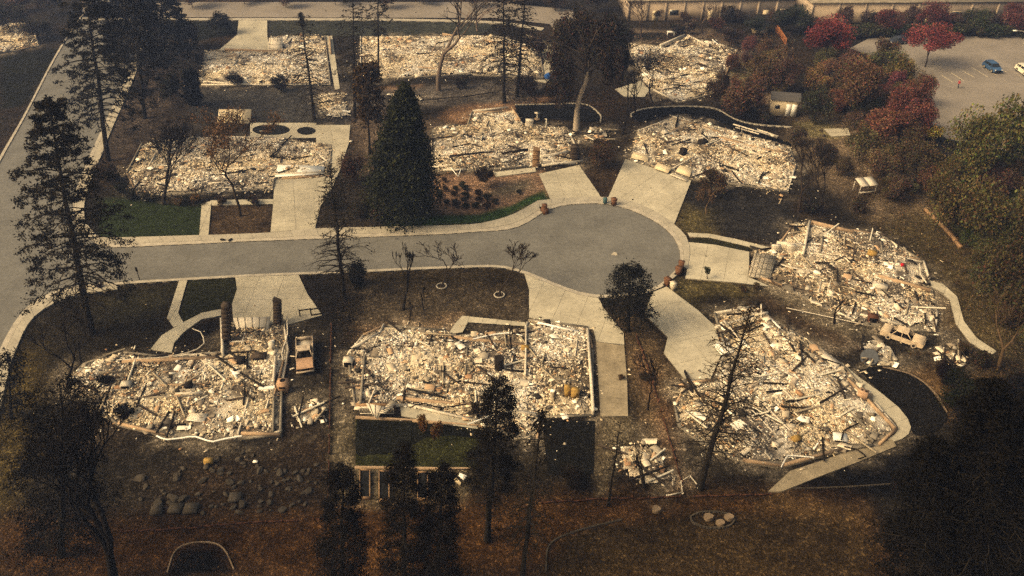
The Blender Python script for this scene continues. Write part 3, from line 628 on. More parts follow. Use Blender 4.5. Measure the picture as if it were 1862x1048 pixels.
RA, PA, AA = ruin('house_ruin', 'burnt house ruin at the lower left with two standing chimney pillars', [(118,700),(150,665),(215,642),(300,650),(405,642),(410,592),(518,588),(526,640),(515,700),(512,795),(420,802),(300,795),(215,775),(150,730)], [(225,662),(400,655)], seed=5, pale=.40, nch=70, nbeam=26, nsheet=30,
  walls=[(225,664,400,656,.3,'stucco',.35),(215,672,180,700,.25,'stucco',.3),(405,590,408,655,.7,'burntwhite',.25),(503,660,500,700,.7,'burntwhite',.22),(440,793,510,795,.2,'stucco',.25),(290,780,340,778,.2,'char',.2),(500,700,498,790,.3,'slab',.2)])
RB, PB, AB = ruin('house_ruin', 'burnt house ruin in the lower middle above the sunken lawn', [(632,645),(660,612),(700,593),(810,602),(830,611),(955,601),(962,584),(1070,597),(1079,640),(1080,758),(985,762),(978,800),(935,800),(870,770),(740,740),(645,745),(636,690)], [(775,615),(955,633)], seed=17, pale=.60, nch=90, nbeam=32, nsheet=30,
  walls=[(770,614,957,634,.35,'stucco',.35),(1068,606,1078,755,.45,'burntwhite',.28),(664,655,656,742,.35,'slab',.25),(957,598,955,690,.5,'burntwhite',.2),(978,591,1052,608,.14,'white',.18),(850,640,846,690,.4,'slab',.16),(722,730,880,745,.3,'stucco',.3),(880,745,975,760,.3,'burntwhite',.25),(648,742,720,742,.25,'wood',.25),(1000,675,1040,678,.3,'char',.2),(640,640,690,612,.3,'burntwhite',.2)])
RC, PC, AC = ruin('house_ruin', 'burnt house ruin at the lower right behind the leaning bare conifer', [(1298,572),(1370,560),(1400,578),(1470,620),(1535,668),(1592,735),(1632,783),(1600,812),(1530,822),(1420,852),(1350,842),(1290,820),(1232,775),(1225,740),(1248,700),(1295,694),(1318,640),(1305,595)], [(1405,585),(1560,720)], seed=29, pale=.58, nch=90, nbeam=36, nsheet=28,
  walls=[(1393,577,1470,655,.14,'white',.2),(1480,660,1590,775,.2,'slab',.2),(1540,695,1625,785,.3,'stucco',.25),(1315,590,1345,625,.3,'burntwhite',.25),(1300,600,1370,580,.2,'burntwhite',.2),(1375,578,1395,574,.25,'burntwhite',.2),(1440,815,1475,822,.12,'white',.14),(1478,822,1500,792,.12,'white',.14)])
RD, PD, AD = ruin('house_ruin', 'burnt house ruin at the right beside the hillside with a wrecked car below', [(1445,405),(1500,413),(1600,428),(1680,478),(1690,510),(1705,570),(1700,605),(1640,602),(1560,590),(1500,562),(1420,522),(1366,503),(1375,458),(1412,450)], [(1470,412),(1690,460)], seed=43, pale=.52, nch=70, nbeam=32, nsheet=28,
  walls=[(1474,410,1550,428,.45,'stucco',.3),(1595,508,1690,534,.4,'stucco',.35),(1470,412,1458,470,.7,'burntwhite',.3),(1410,452,1460,458,.8,'burntwhite',.3),(1495,437,1490,462,.4,'slab',.2),(1648,470,1668,500,.14,'burntwhite',.15),(1600,445,1605,480,.3,'slab',.2)])
RE, PE, AE = ruin('house_ruin', 'burnt house ruin at the upper right with cream panels at its front', [(1158,240),(1232,212),(1436,268),(1448,302),(1432,352),(1262,328),(1146,292)], [(1235,222),(1420,285)], seed=57, pale=.66, dens=46, csz=1.08, nch=60, nbeam=18, nsheet=22,
  walls=[(1235,224,1312,246,.35,'stucco',.4),(1304,254,1350,266,.35,'stucco',.4),(1352,268,1432,285,.3,'stucco',.35),(1345,328,1400,343,.14,'white',.16),(1232,222,1228,238,.9,'char',.25),(1310,310,1330,318,.25,'stucco',.3),(1350,250,1382,262,.14,'burntwhite',.15)])
RF, PF, AF = ruin('house_ruin', 'burnt house ruin behind the mulch bed with two brown pillars', [(785,235),(850,228),(858,206),(930,205),(950,226),(1032,234),(1052,278),(1050,300),(980,300),(960,305),(880,311),(785,312)], [(785,310),(960,298)], seed=63, pale=.60, dens=46, csz=1.08, nch=60, nbeam=22, nsheet=22,
  walls=[(818,291,880,284,.5,'char',.14),(818,291,826,300,.4,'char',.14),(912,286,960,278,.5,'char',.15),(785,308,900,298,.2,'burntwhite',.2),(982,292,1035,282,.5,'burntwhite',.2),(860,206,925,199,.25,'burntwhite',.2),(930,199,946,224,.3,'stucco',.25),(915,292,950,303,.12,'char',.14),(946,300,954,290,.12,'white',.14),(985,304,1060,296,.14,'burntwhite',.25)])
RG, PG, AG = ruin('house_ruin', 'burnt house ruin at the left behind the bare tree and brown tree', [(258,264),(385,250),(500,252),(604,264),(600,322),(500,328),(496,346),(250,358),(230,318)], [(270,357),(480,345)], seed=71, pale=.54, dens=46, csz=1.08, nch=60, nbeam=22, nsheet=30,
  walls=[(498,290,560,300,.2,'char',.25),(372,324,420,322,.2,'char',.2),(385,250,383,300,.3,'burntwhite',.2),(245,325,265,290,.14,'white',.12),(500,322,590,318,.25,'burntwhite',.35),(575,282,598,300,.3,'burntwhite',.2)])
RH, PH, AH = ruin('house_ruin', 'burnt house ruin at the top left by the pale garage door', [(372,94),(490,94),(494,67),(592,67),(602,156),(365,156)], [(370,155),(595,156)], seed=83, pale=.58, dens=22, csz=1.3, nch=50, nbeam=16, nsheet=22,
  walls=[(410,94,515,98,.35,'stucco',.4),(370,152,455,157,.2,'burntwhite',.25),(600,72,602,100,.5,'stucco',.3)])
RI, PI_, AI = ruin('house_ruin', 'burnt house ruin at the top middle behind the bare pale tree', [(655,68),(905,66),(982,92),(990,146),(860,138),(655,146)], [(660,130),(960,140)], seed=97, pale=.62, dens=22, csz=1.3, nch=60, nbeam=14, nsheet=22,
  walls=[(760,126,860,134,.25,'stucco',.3),(880,78,960,92,.4,'stucco',.35),(700,90,760,92,.25,'stucco',.3),(805,66,830,70,.4,'stucco',.3)])
RJ, PJ, AJ = ruin('house_ruin', 'burnt house ruin at the top right among scrubby bushes', [(1138,80),(1208,86),(1250,67),(1342,92),(1304,172),(1232,188),(1172,158)], [(1205,84),(1243,67)], seed=101, pale=.42, dens=22, csz=1.3, nch=50, nbeam=30, nsheet=22, nwall=4,
  walls=[(1200,87,1244,68,.4,'burntwhite',.3),(1250,68,1290,88,.3,'burntwhite',.3),(1295,75,1312,90,.14,'white',.2),(1278,115,1340,122,.14,'char',.2),(1215,130,1275,160,.14,'burntwhite',.2)])
RK, PK, AK = ruin('house_ruin', 'burnt house ruin across the street at the top left corner', [(-40,45),(60,44),(72,84),(20,95),(-50,105)], [(-40,45),(60,44)], seed=111, pale=.36, dens=16, csz=1.3, nch=20, nbeam=8, nsheet=4, nwall=2)
def heap(label, pts, seed, pale=.5, dens=24, **k):
    return ruin('rubble_heap', label, pts, [pts[0], pts[1]], seed=seed, pale=pale, dens=dens, slab=False, cat='rubble heap', nch=10, nbeam=6, nsheet=4, nwall=0, hmax=.45, spread=.6, **k)
heap('rubble of a burnt shed at the foot of the reddish strip', [(1118,812),(1180,800),(1212,835),(1232,880),(1195,895),(1150,880),(1118,858)], 131, .42)
heap('rubble heap with a round grey lid beside the black round lawn', [(1566,625),(1600,617),(1632,640),(1628,668),(1592,672),(1568,655)], 133, .55)
heap('tan rubble heap right of the wrecked car', [(1698,640),(1730,630),(1758,645),(1750,668),(1710,664)], 135, .55)
heap('ash and rubble heap below the pickup truck', [(530,742),(570,730),(596,742),(590,768),(545,772)], 137, .55)
heap('oval ring of rubble behind the big cypress tip', [(705,172),(730,166),(762,172),(768,185),(735,188),(708,184)], 139, .5)
heap('grey rubble heap at the foot of the bare conifer by the terrace', [(580,172),(630,168),(638,212),(600,220),(578,200)], 141, .5)
heap('pale rubble heap behind the white trunk', [(1062,238),(1100,230),(1112,245),(1100,262),(1065,258)], 143, .62)
heap('small pale rubble heap beside the lower right driveway', [(1238,695),(1262,690),(1280,705),(1262,725),(1235,720)], 145, .5)

# standing pieces in the ruins
def pillar(root, bpx, bpy, tpx, tpy, w, m='brick', name='chimney_pillar', dep=None, slant=0.):
    b = G(bpx, bpy); t = AT(tpx, tpy, b[1]); n = 9; mb = MB(); h = t[2]; r = np.random.default_rng(int(bpx))
    for i in range(n):
        z0, z1 = h * i / n, h * (i + 1) / n; k = w * (1 + .02 * r.normal()); x = b[0] + (t[0] - b[0]) * (i + .5) / n
        mb.box((x + r.normal() * .008, b[1] + r.normal() * .008, (z0 + z1) / 2), (k, (dep or w) * (1 + .02 * r.normal()), (z1 - z0) * 1.01))
    if slant: mb.add([(t[0] - w / 2, b[1] - w / 2, h), (t[0] + w / 2, b[1] - w / 2, h), (t[0] - w / 2, b[1] + w / 2, h), (t[0] + w / 2, b[1] + w / 2, h), (t[0] - w / 2, b[1] - w / 2, h + slant), (t[0] - w / 2, b[1] + w / 2, h + slant)],
                     [[0, 1, 4], [2, 5, 3]]).add([(t[0] + w / 2, b[1] - w / 2, h), (t[0] + w / 2, b[1] + w / 2, h), (t[0] - w / 2, b[1] + w / 2, h + slant), (t[0] - w / 2, b[1] - w / 2, h + slant)], [[0, 1, 2, 3]])
    return mb.build(name, m, root)
pillar(RA, 412, 625, 411, 552, .8); pillar(RA, 505, 590, 504, 548, .8, slant=.4)
pillar(RF, 974, 303, 976, 272, 1.1, 'wood', 'pillar', .5, .4); pillar(RF, 1043, 293, 1045, 266, 1.3, 'brick', 'pillar', .6)
pillar(RF, 962, 234, 963, 218, 1.3, 'burntwhite', 'chimney_stub', 1.0)
pillar(RD, 1412, 462, 1412, 446, 1.2, 'burntwhite', 'wall_pier', .5); pillar(RD, 1438, 462, 1440, 446, 1.2, 'burntwhite', 'wall_pier', .5)
# sagging garage door sheets
def panel_quad(root, pts, m, name, thick=.06, ribs=0, z=None, along=0, lab=None):
    """pts: four (px,py,z) corners; a slab with raised ribs"""
    C = np.array([G(a, b, zz) for a, b, zz in pts]); n = np.cross(C[1] - C[0], C[3] - C[0]); n /= np.linalg.norm(n); n = n if n[2] > 0 else -n
    mb = MB(); mb.add(np.vstack([C - n * thick, C]), F8); o = mb.build(name, m, root)
    for i in range(ribs):
        t = (i + .5) / ribs
        a, b = (C[0] + (C[1] - C[0]) * t, C[3] + (C[2] - C[3]) * t) if along == 0 else (C[0] + (C[3] - C[0]) * t, C[1] + (C[2] - C[1]) * t)
        MB().bar(a + n * .03, b + n * .03, .07, .06).build('rib', 'burntwhite' if m != 'burntwhite' else 'joint', o) if root is None else MB().bar(a + n * .03 - np.array(root.location), b + n * .03 - np.array(root.location), .07, .06).build('rib', 'burntwhite' if m != 'burntwhite' else 'joint', o, local=True)
    return o
panel_quad(RA, [(424,578,1.1),(492,576,1.0),(488,600,.35),(430,600,.4)], 'burntwhite', 'garage_door', ribs=5)
panel_quad(RD, [(1372,460,1.5),(1412,466,1.5),(1400,508,.35),(1360,502,.35)], 'burntwhite', 'garage_door', ribs=5)
panel_quad(RD, [(1372,460,1.5),(1412,466,1.5),(1400,508,.35),(1360,502,.35)], 'burntwhite', 'garage_door_frame', ribs=4, along=1, thick=.12)
panel_quad(RC, [(1296,628,.3),(1322,614,.5),(1335,640,.5),(1312,645,.3)], 'white', 'garage_door', ribs=4)
panel_quad(RE, [(1152,276,.9),(1180,284,.9),(1178,294,.4),(1147,287,.4)], 'tan', 'garage_door', ribs=2, along=1)
panel_quad(RE, [(1196,296,.9),(1222,305,.9),(1214,315,.4),(1189,306,.4)], 'tan', 'garage_door', ribs=1, along=1)
panel_quad(RE, [(1237,300,1.0),(1259,307,1.0),(1254,322,.4),(1228,312,.4)], 'tan', 'garage_door', ribs=1, along=1)
panel_quad(RE, [(1222,314,.5),(1250,325,.5),(1248,330,.3),(1218,318,.3)], 'burntwhite', 'garage_door', ribs=1, along=1)
panel_quad(RH, [(489,69,2.0),(514,69,2.0),(513,94,.3),(487,93,.3)], 'burntwhite', 'garage_door', ribs=4)
panel_quad(RH, [(489,69,2.02),(514,69,2.02),(513,94,.32),(487,93,.32)], 'burntwhite', 'garage_door_frame', ribs=3, along=1, thick=.12)
panel_quad(RG, [(505,300,.6),(590,302,.6),(588,316,.4),(500,322,.4)], 'white', 'roof_sheet', ribs=0)
panel_quad(RA, [(345,752,.6),(378,752,.7),(370,768,.6),(338,764,.5)], 'white', 'ceiling_sheet', ribs=6, along=1)
for q in ([(1360,690,.6),(1385,680,.7),(1395,690,.6),(1370,700,.6)], [(1500,640,.5),(1530,662,.5),(1520,668,.5),(1492,648,.5)]): panel_quad(RC, q, 'burntwhite', 'roof_sheet')
# bent pipes lying over the wreckage
def pipe(root, pts, r, m, z=.75, name='bent_pipe'):
    p = np.array([G(a, b, z + random.uniform(-.12, .12)) for a, b in pts]); MB().tube(resample(p, len(p) * 2), r, 5).build(name, m, root)
pipe(RA, [(285,793),(300,800),(330,797),(352,793),(385,804),(410,798),(440,793)], .10, 'white', .5)
pipe(RA, [(212,655),(300,650),(350,640),(372,628),(368,605),(350,598)], .07, 'burntwhite', .6)
pipe(RA, [(522,575),(523,612),(512,640),(515,655)], .08, 'burntwhite', .6)
pipe(RB, [(860,617),(900,608),(930,605),(950,611)], .09, 'white', .7)
pipe(RB, [(745,742),(765,732),(800,742),(850,735)], .07, 'char', .7)
pipe(RB, [(850,772),(895,755),(930,748)], .07, 'white', .5)
pipe(RC, [(1250,705),(1265,730),(1275,735)], .09, 'white', .4); pipe(RC, [(1420,850),(1432,828),(1480,832)], .07, 'white', .5)
pipe(RC, [(1560,770),(1535,782),(1530,800)], .08, 'char', .7); pipe(RC, [(1535,812),(1560,818),(1575,830),(1560,835)], .07, 'black', .4)
pipe(RD, [(1430,560),(1500,575),(1570,590)], .06, 'burntwhite', .3); pipe(RF, [(820,305),(833,322),(838,308)], .07, 'white', .4); pipe(RF, [(862,300),(868,318)], .06, 'rust', .4)
pipe(RD, [(1685,515),(1674,500),(1672,480)], .08, 'burntwhite', .9)
# ================================================================ TREES
def leaves(mb, C, size, col, asp=.55, droop=0.):
    n = len(C); u = rng.normal(size=(n, 3)); u[:, 2] -= droop; u /= np.linalg.norm(u, axis=1)[:, None]
    w = np.cross(u, rng.normal(size=(n, 3))); w /= np.linalg.norm(w, axis=1)[:, None]
    s = np.asarray(size)[:, None]; v = np.stack([C - u * s, C + w * s * asp, C + u * s, C - w * s * asp], 1)
    mb.add(v.reshape(-1, 3), np.arange(n * 4).reshape(n, 4), np.repeat(col, 4, 0))
def conifer(bp, tp, hw, label, start=.25, nb=90, prof='cone', droop=.35, rise=.05, clumps=1.0, lv=14, lsz=.2, ncol=(.020, .018, .012), ncol2=None, bark=(.018, .015, .012), twigs=5, name='burnt_pine', cat='tree', group=None, seed=None, leaf_from=.0, tuft=.4, rtrunk=1., brr=1.):
    r = np.random.default_rng(seed if seed is not None else int(bp[0] * 7 + bp[1])); random.seed(int(bp[0]))
    b = G(*bp); t = AT(tp[0], tp[1], b[1]); h = t[2]; root = thing(name, label, cat, b, group=group)
    sc = pxm(*bp); hwm = hw / sc; n = 10; f = np.linspace(0, 1, n)[:, None]
    tr = b + (t - b) * f + np.column_stack([r.normal(0, .003 * h, n) * np.sin(f[:, 0] * 3.1), r.normal(0, .003 * h, n) * np.sin(f[:, 0] * 3.1), np.zeros(n)])
    r0 = (.0105 * h + .06) * rtrunk; rad = r0 * (1 - f[:, 0]) ** .85 + .025; rad[0] *= 1.25; tr[0][2] -= .1
    MB().tube(tr, rad, 8, bark).build('trunk', 'bark', root, smooth=True)
    br = MB(); LC = []; LS = []; LK = []
    nc = np.array(ncol); nc2 = np.array(ncol2 if ncol2 is not None else ncol)
    for i in range(nb):
        s = (i + r.random()) / nb; z = start + (1 - start) * s * .985; p0 = np.array([np.interp(z, f[:, 0], tr[:, k]) for k in range(3)])
        if prof == 'cone': L = hwm * (1 - s) ** .8 * (.65 + .5 * r.random()) + .35
        elif prof == 'oval': L = hwm * (1 - s) ** .42 * min(1, .72 + s * 1.6) * (.72 + .36 * r.random())
        elif prof == 'round': L = hwm * math.sqrt(max(.03, 1 - (2 * s * .92 - .75) ** 2 / 1.6)) * (.6 + .5 * r.random())
        elif prof == 'pine': L = hwm * (min(1, s * 3 + .45) * (1 - s) ** .55) * (.5 + .65 * r.random()) + .4
        else: L = hwm * (.55 + .6 * r.random()) * (1 - s ** 6 * .6)
        az = i * 2.399 + r.normal(0, .4); d = np.array([math.cos(az), math.sin(az), 0]); u = np.linspace(0, 1, 6)[:, None]
        dr = droop * (1 - .6 * s); rs = rise + .55 * s
        p = p0 + d * L * u + np.array([0, 0, 1.]) * L * (rs * u - dr * u ** 2 * 1.4) + r.normal(0, .035 * L, (6, 3)) * u
        br.tube(p, np.linspace(max(.035, .030 * L ** .8), .022, 6) * brr, 4, bark)
        for k in range(twigs):
            q = .3 + .7 * (k + r.random()) / twigs; pq = np.array([np.interp(q, u[:, 0], p[:, c]) for c in range(3)])
            sd = np.array([-d[1], d[0], 0]) * (1 if k % 2 else -1); tl = L * (.16 + .28 * r.random()) * (1.15 - .5 * q)
            td = d * .6 + sd * (.4 + .7 * r.random()) + np.array([0, 0, r.normal(.0, .25) - droop * .5]); e = pq + td * tl
            br.tube([pq, pq + td * tl * .5 + r.normal(0, .04 * tl, 3), e], [.026 * brr, .022 * brr, .015 * brr], 3, bark)
            if s >= leaf_from and r.random() < clumps:
                m = int(lv * (.5 + 1. * r.random())); cs = e + r.normal(0, 1, (m, 3)) * (.16 + .022 * L) * np.array([1, 1, .55]); LC.append(cs)
                LS.append(lsz * (.6 + .8 * r.random(m))); k2 = r.random(); LK.append((nc * (1 - k2) + nc2 * k2)[None] * (.5 + 1.0 * r.random((m, 1))))
        if s >= leaf_from and r.random() < clumps:
            m = int(lv * 1.2); LC.append(p[-1] + r.normal(0, 1, (m, 3)) * (.16 + .03 * L)); LS.append(lsz * (.6 + .8 * r.random(m))); k2 = r.random(); LK.append((nc * (1 - k2) + nc2 * k2)[None] * (.5 + r.random((m, 1))))
    br.build('branches', 'bark', root)
    if tuft:
        m = int(200 * tuft); zz = 1 - .12 * r.random(m); c = np.column_stack([np.interp(zz, f[:, 0], tr[:, k]) for k in range(3)]); LC.append(c + r.normal(0, .14 + .9 * (1 - zz)[:, None] * tuft, (m, 3)) * np.array([1, 1, .6])); LS.append(np.full(m, lsz)); LK.append(nc[None] * (.5 + r.random((m, 1))))
    if LC:
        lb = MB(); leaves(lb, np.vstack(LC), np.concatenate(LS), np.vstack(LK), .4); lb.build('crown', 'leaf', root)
    return root
PINE2 = (.032, .024, .013)
conifer((165,605),(85,178),100,'tall scorched pine with dark needles standing by the street corner',.16,125,'pine',.42,.0,.8,30,.17,(.011,.010,.007),(.024,.018,.010),leaf_from=.12,twigs=6,rtrunk=1.15)
conifer((196,292),(150,-70),75,'tallest scorched pine beside the wide street at the top left',.20,125,'pine',.40,0,.75,24,.22,(.012,.012,.011),(.022,.02,.016),leaf_from=.1,twigs=6)
conifer((263,215),(238,-60),48,'dark scorched pine just right of the tallest street pine',.28,100,'pine',.4,0,.75,24,.24,(.012,.012,.012),(.02,.018,.016),leaf_from=.1)
conifer((300,118),(290,-70),55,'dense black evergreen at the top left beside the far street',.12,110,'cone',.3,.1,1.,18,.32,(.012,.013,.014),(.02,.02,.018),name='dark_evergreen')
conifer((232,110),(228,-60),40,'dense dark evergreen behind the two street pines',.12,90,'cone',.3,.1,1.,16,.32,(.014,.014,.014),(.022,.02,.018),name='dark_evergreen')
conifer((350,192),(347,134),15,'small columnar black cypress in front of the top left ruin',.03,60,'col',.1,.5,1.,16,.25,(.010,.011,.012),name='charred_cypress',twigs=3)
conifer((572,218),(547,24),48,'bare burnt conifer with a dark tuft by the terrace',.10,110,'pine',.62,.02,.10,8,.2,(.014,.013,.013),leaf_from=.75,twigs=5,tuft=1.6)
conifer((645,213),(641,-30),38,'very tall thin burnt trunk left of the rust-topped conifer',.30,90,'pine',.5,.05,.25,8,.2,(.016,.015,.014),twigs=4,rtrunk=.8)
conifer((688,142),(688,-60),26,'thin burnt trunk in front of the top middle ruin',.42,60,'pine',.5,.05,.5,9,.22,(.016,.015,.014),twigs=4,rtrunk=.7)
conifer((672,280),(668,117),24,'slim rust-brown conifer behind the big cypress',.40,100,'col',.3,.15,1.,13,.22,(.034,.024,.012),(.05,.03,.014),name='scorched_conifer',rtrunk=.8)
conifer((917,187),(915,-40),46,'left one of two tall burnt conifers by the top middle ruin',.10,130,'pine',.45,.02,.45,9,.22,(.014,.013,.013),(.024,.021,.017),leaf_from=.2)
conifer((940,176),(958,-40),38,'right one of two tall burnt conifers by the top middle ruin',.25,100,'pine',.45,.02,.3,8,.22,(.014,.013,.013),leaf_from=.3)
conifer((626,545),(600,300),58,'bare burnt conifer with long limbs standing across the court road',.06,170,'pine',.30,.06,.08,8,.16,(.02,.016,.012),leaf_from=.3,tuft=.3,twigs=5)
conifer((1142,602),(1146,486),56,'round black pine standing on the kerb of the bulb',.24,74,'oval',.06,-.10,1.,20,.125,(.007,.007,.006),(.013,.013,.011),twigs=5,tuft=.6,name='black_pine',rtrunk=1.5)
conifer((1272,888),(1367,556),88,'leaning bare burnt conifer in front of the lower right ruin',.12,165,'pine',.36,.16,.06,12,.12,(.03,.02,.012),(.045,.028,.015),leaf_from=.2,tuft=.9,twigs=4,brr=.75)
conifer((886,982),(906,690),48,'dark scorched conifer with bare lower trunk below the middle ruin',.26,100,'pine',.42,0,.75,56,.08,(.005,.0045,.004),(.010,.008,.0055),leaf_from=.15)
conifer((948,1060),(986,742),46,'thin burnt pole conifer right of the dark scorched one',.22,100,'pine',.45,0,.15,8,.14,(.012,.010,.008),leaf_from=.2,tuft=1.0,rtrunk=.8)
conifer((622,1095),(623,850),45,'leftmost of three black conifers along the bottom edge',.10,90,'pine',.4,.05,.85,60,.075,(.0045,.004,.0035),(.008,.006,.0045))
conifer((734,1100),(735,818),41,'middle one of three black conifers along the bottom edge',.22,90,'pine',.4,.05,.75,56,.075,(.0045,.004,.0035),(.009,.0065,.0045))
conifer((795,1100),(803,852),38,'right one of three black conifers along the bottom edge',.20,85,'pine',.4,.05,.8,56,.075,(.0045,.004,.0035),(.008,.006,.0045))
conifer((1106,918),(1127,772),14,'thin burnt snag between the shed rubble and the path',.35,26,'cone',.3,.1,.1,5,.12,(.014,.011,.009),tuft=0,rtrunk=.7,name='burnt_snag')
conifer((648,518),(650,484),14,'small dark evergreen bush by the kerb',.02,40,'col',.1,.4,1.,14,.16,(.012,.013,.011),name='small_evergreen',twigs=3)
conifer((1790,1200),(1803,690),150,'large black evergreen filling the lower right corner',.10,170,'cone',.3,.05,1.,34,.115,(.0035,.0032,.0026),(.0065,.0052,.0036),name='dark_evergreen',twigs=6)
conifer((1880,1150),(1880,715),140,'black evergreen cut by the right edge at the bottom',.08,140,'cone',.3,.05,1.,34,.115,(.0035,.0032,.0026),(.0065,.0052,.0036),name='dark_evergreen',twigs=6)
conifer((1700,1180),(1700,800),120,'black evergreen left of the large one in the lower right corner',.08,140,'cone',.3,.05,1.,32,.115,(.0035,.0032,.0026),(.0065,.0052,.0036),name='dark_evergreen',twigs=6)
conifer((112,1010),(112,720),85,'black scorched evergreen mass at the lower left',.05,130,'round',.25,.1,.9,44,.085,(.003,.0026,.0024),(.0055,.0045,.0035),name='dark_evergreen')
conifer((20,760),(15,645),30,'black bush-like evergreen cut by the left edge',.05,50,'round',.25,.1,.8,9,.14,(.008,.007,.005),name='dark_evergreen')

# dense cypress
def cypress(bp, tp, hw, label, n=34000, c1=(.009, .011, .006), c2=(.027, .029, .013)):
    r = np.random.default_rng(5); b = G(*bp); t = AT(tp[0], tp[1], b[1]); h = t[2]; sc = pxm(*bp); W = hw / sc
    root = thing('cypress', label, 'tree', b); MB().tube([b, b + (t - b) * .5, t - (0, 0, .6)], [.38, .2, .03], 7, (.02, .016, .012)).build('trunk', 'bark', root)
    nl = 420; z = r.random(nl) ** .75; az = r.random(nl) * 6.28
    pr = W * np.clip(np.minimum((1 - z) ** .62 * 1.02, .55 + z * 3.2), .05, 1) * (.78 + .32 * r.random(nl))
    spine = b + (t - b) * z[:, None]; lob = spine + np.column_stack([np.cos(az) * pr * .86, np.sin(az) * pr * .86, np.zeros(nl)])
    br = MB()
    for i in range(0, nl, 4): br.tube([spine[i] - (0, 0, .5), (spine[i] + lob[i]) / 2, lob[i]], [.05, .03, .012], 3, (.02, .016, .012))
    br.build('branches', 'bark', root)
    k = r.integers(0, nl, n); ls = (.25 + .20 * W * (1 - z[k]))[:, None]
    C = lob[k] + r.normal(0, 1, (n, 3)) * ls * np.array([.8, .8, 1.25]); C = C + (spine[k] - C) * (r.random((n, 1)) < .35) * r.random((n, 1)) * [1, 1, 0]; br_ = r.random(nl)[k][:, None]
    col = (np.array(c1) * (1 - br_) + np.array(c2) * br_) * (.5 + 1. * r.random((n, 1)))
    lb = MB(); leaves(lb, C, .14 + .14 * r.random(n), col, .55); lb.build('crown', 'leaf', root)
cypress((728,398),(736,160),69,'big dense dark green cypress above the court road')

# ---- bare broadleaf trees
def skeleton(r, depth=5, spread=.55, kids=(2, 3), up=.25, first=.3):
    segs = []
    def go(p, d, L, rad, dep):
        q = [p]; dd = d.copy()
        for k in range(3):
            dd = dd + r.normal(0, .13, 3) + np.array([0, 0, up * .25]); dd /= np.linalg.norm(dd); q.append(q[-1] + dd * L / 3)
        segs.append((np.array(q), np.linspace(rad, rad * .62, 4), dep))
        if dep == 0: return
        for k in range(r.integers(kids[0], kids[1] + 1)):
            a = r.random() * 6.28; v = np.cross(dd, [math.cos(a), math.sin(a), .3]); v /= np.linalg.norm(v) + 1e-9
            nd = dd + v * (spread * (.6 + .8 * r.random())); nd[2] += up * .4; nd /= np.linalg.norm(nd)
            st = q[-1] if k < 2 else q[2]
            go(st, nd, L * (.62 + .22 * r.random()), rad * .60, dep - 1)
    go(np.zeros(3), np.array([0, 0, 1.]), first, .03, depth); return segs
def bare(bp, tp, hw, label, depth=5, bark=(.030, .023, .018), group=None, name='bare_tree', rt=1., leafc=None, nleaf=0, lsz=.12, seed=None, spread=.55, kids=(2, 3), up=.25, tipcol=None, first=.3):
    r = np.random.default_rng(seed or int(bp[0] * 3 + bp[1])); b = G(*bp); t = AT(tp[0], tp[1], b[1]); h = t[2]; sc = pxm(*bp)
    S = skeleton(r, depth, spread, kids, up, first); A = np.vstack([s[0] for s in S]); zm = A[:, 2].max(); w = np.percentile(np.abs(A[:, :2]), 90) + 1e-6
    kx = hw / sc / w; kz = h / zm; lean = (t - b)[0] / h
    root = thing(name, label, 'tree', b, group=group); tb, bb = MB(), MB(); rs = (h * .62 + 1.2) * rt; tips = []
    for p, rad, dep in S:
        q = p * np.array([kx, kx, kz]); q[:, 0] += lean * q[:, 2]; q = q + b; q[0][2] -= .05
        cc = bark if (tipcol is None or dep > 2) else tipcol
        (tb if dep >= depth - 1 or depth <= 2 else bb).tube(q, np.maximum(rad * rs, .034), 6 if dep >= depth - 1 else 4 if dep > 1 else 3, cc)
        if dep <= (3 if nleaf > 3000 else 1): tips.append(q)
    tb.build('trunk', 'bark', root, smooth=True); (bb.build('branches', 'bark', root) if bb.n else None)
    if nleaf:
        T = np.vstack(tips); k = r.integers(0, len(T), nleaf); lb = MB(); C = T[k] + r.normal(0, .3, (nleaf, 3))
        leaves(lb, C, lsz * (.6 + .8 * r.random(nleaf)), np.array(leafc)[None] * (.5 + r.random((nleaf, 1))), .6); lb.build('crown', 'leaf', root)
    return root
bare((298,372),(293,222),60,'bare dark tree in front of the left ruin',6,(.018,.015,.014),spread=.5,kids=(3,3),up=.4,seed=12)
bare((437,392),(430,198),54,'tree with sparse brown leaves in front of the left ruin',6,(.035,.026,.018),leafc=(.10,.056,.030),nleaf=4200,lsz=.115,up=.5,spread=.5,rt=.7)
bare((797,164),(806,-40),75,'tall bare pale-trunked tree in front of the top middle ruin',5,(.13,.10,.08),rt=1.25,tipcol=(.05,.04,.035),up=.35,first=.5)
bare((868,56),(875,-10),40,'small pale forked tree on the far lawn',4,(.16,.12,.10),rt=1.5,first=.3)
bare((733,563),(725,447),20,'slim bare burnt tree on the middle lawn',5,(.014,.012,.011),up=.8,spread=.35)
bare((803,520),(800,434),36,'bare young tree in the left kerb-side ring',5,(.035,.027,.02),up=.5,rt=.8)
bare((908,536),(917,440),42,'bare spreading tree in the right kerb-side ring',6,(.03,.023,.018),up=.4,rt=.8)
bare((770,563),(769,524),7,'small burnt sapling right of the slim bare tree',3,(.014,.012,.011),up=.8)
bare((745,582),(745,546),4,'burnt stump of a sapling at the lawn foot',2,(.014,.012,.011),up=.9)
bare((1517,588),(1526,536),11,'small burnt sapling in front of the right ruin',3,(.014,.011,.01),up=.6,rt=1.4)
bare((1452,385),(1455,265),34,'bare burnt tree at the right end of the upper right ruin',5,(.03,.022,.018),up=.5)
bare((1492,390),(1500,272),36,'dark bare tree beside the upper right ruin end',6,(.02,.016,.014),up=.4)
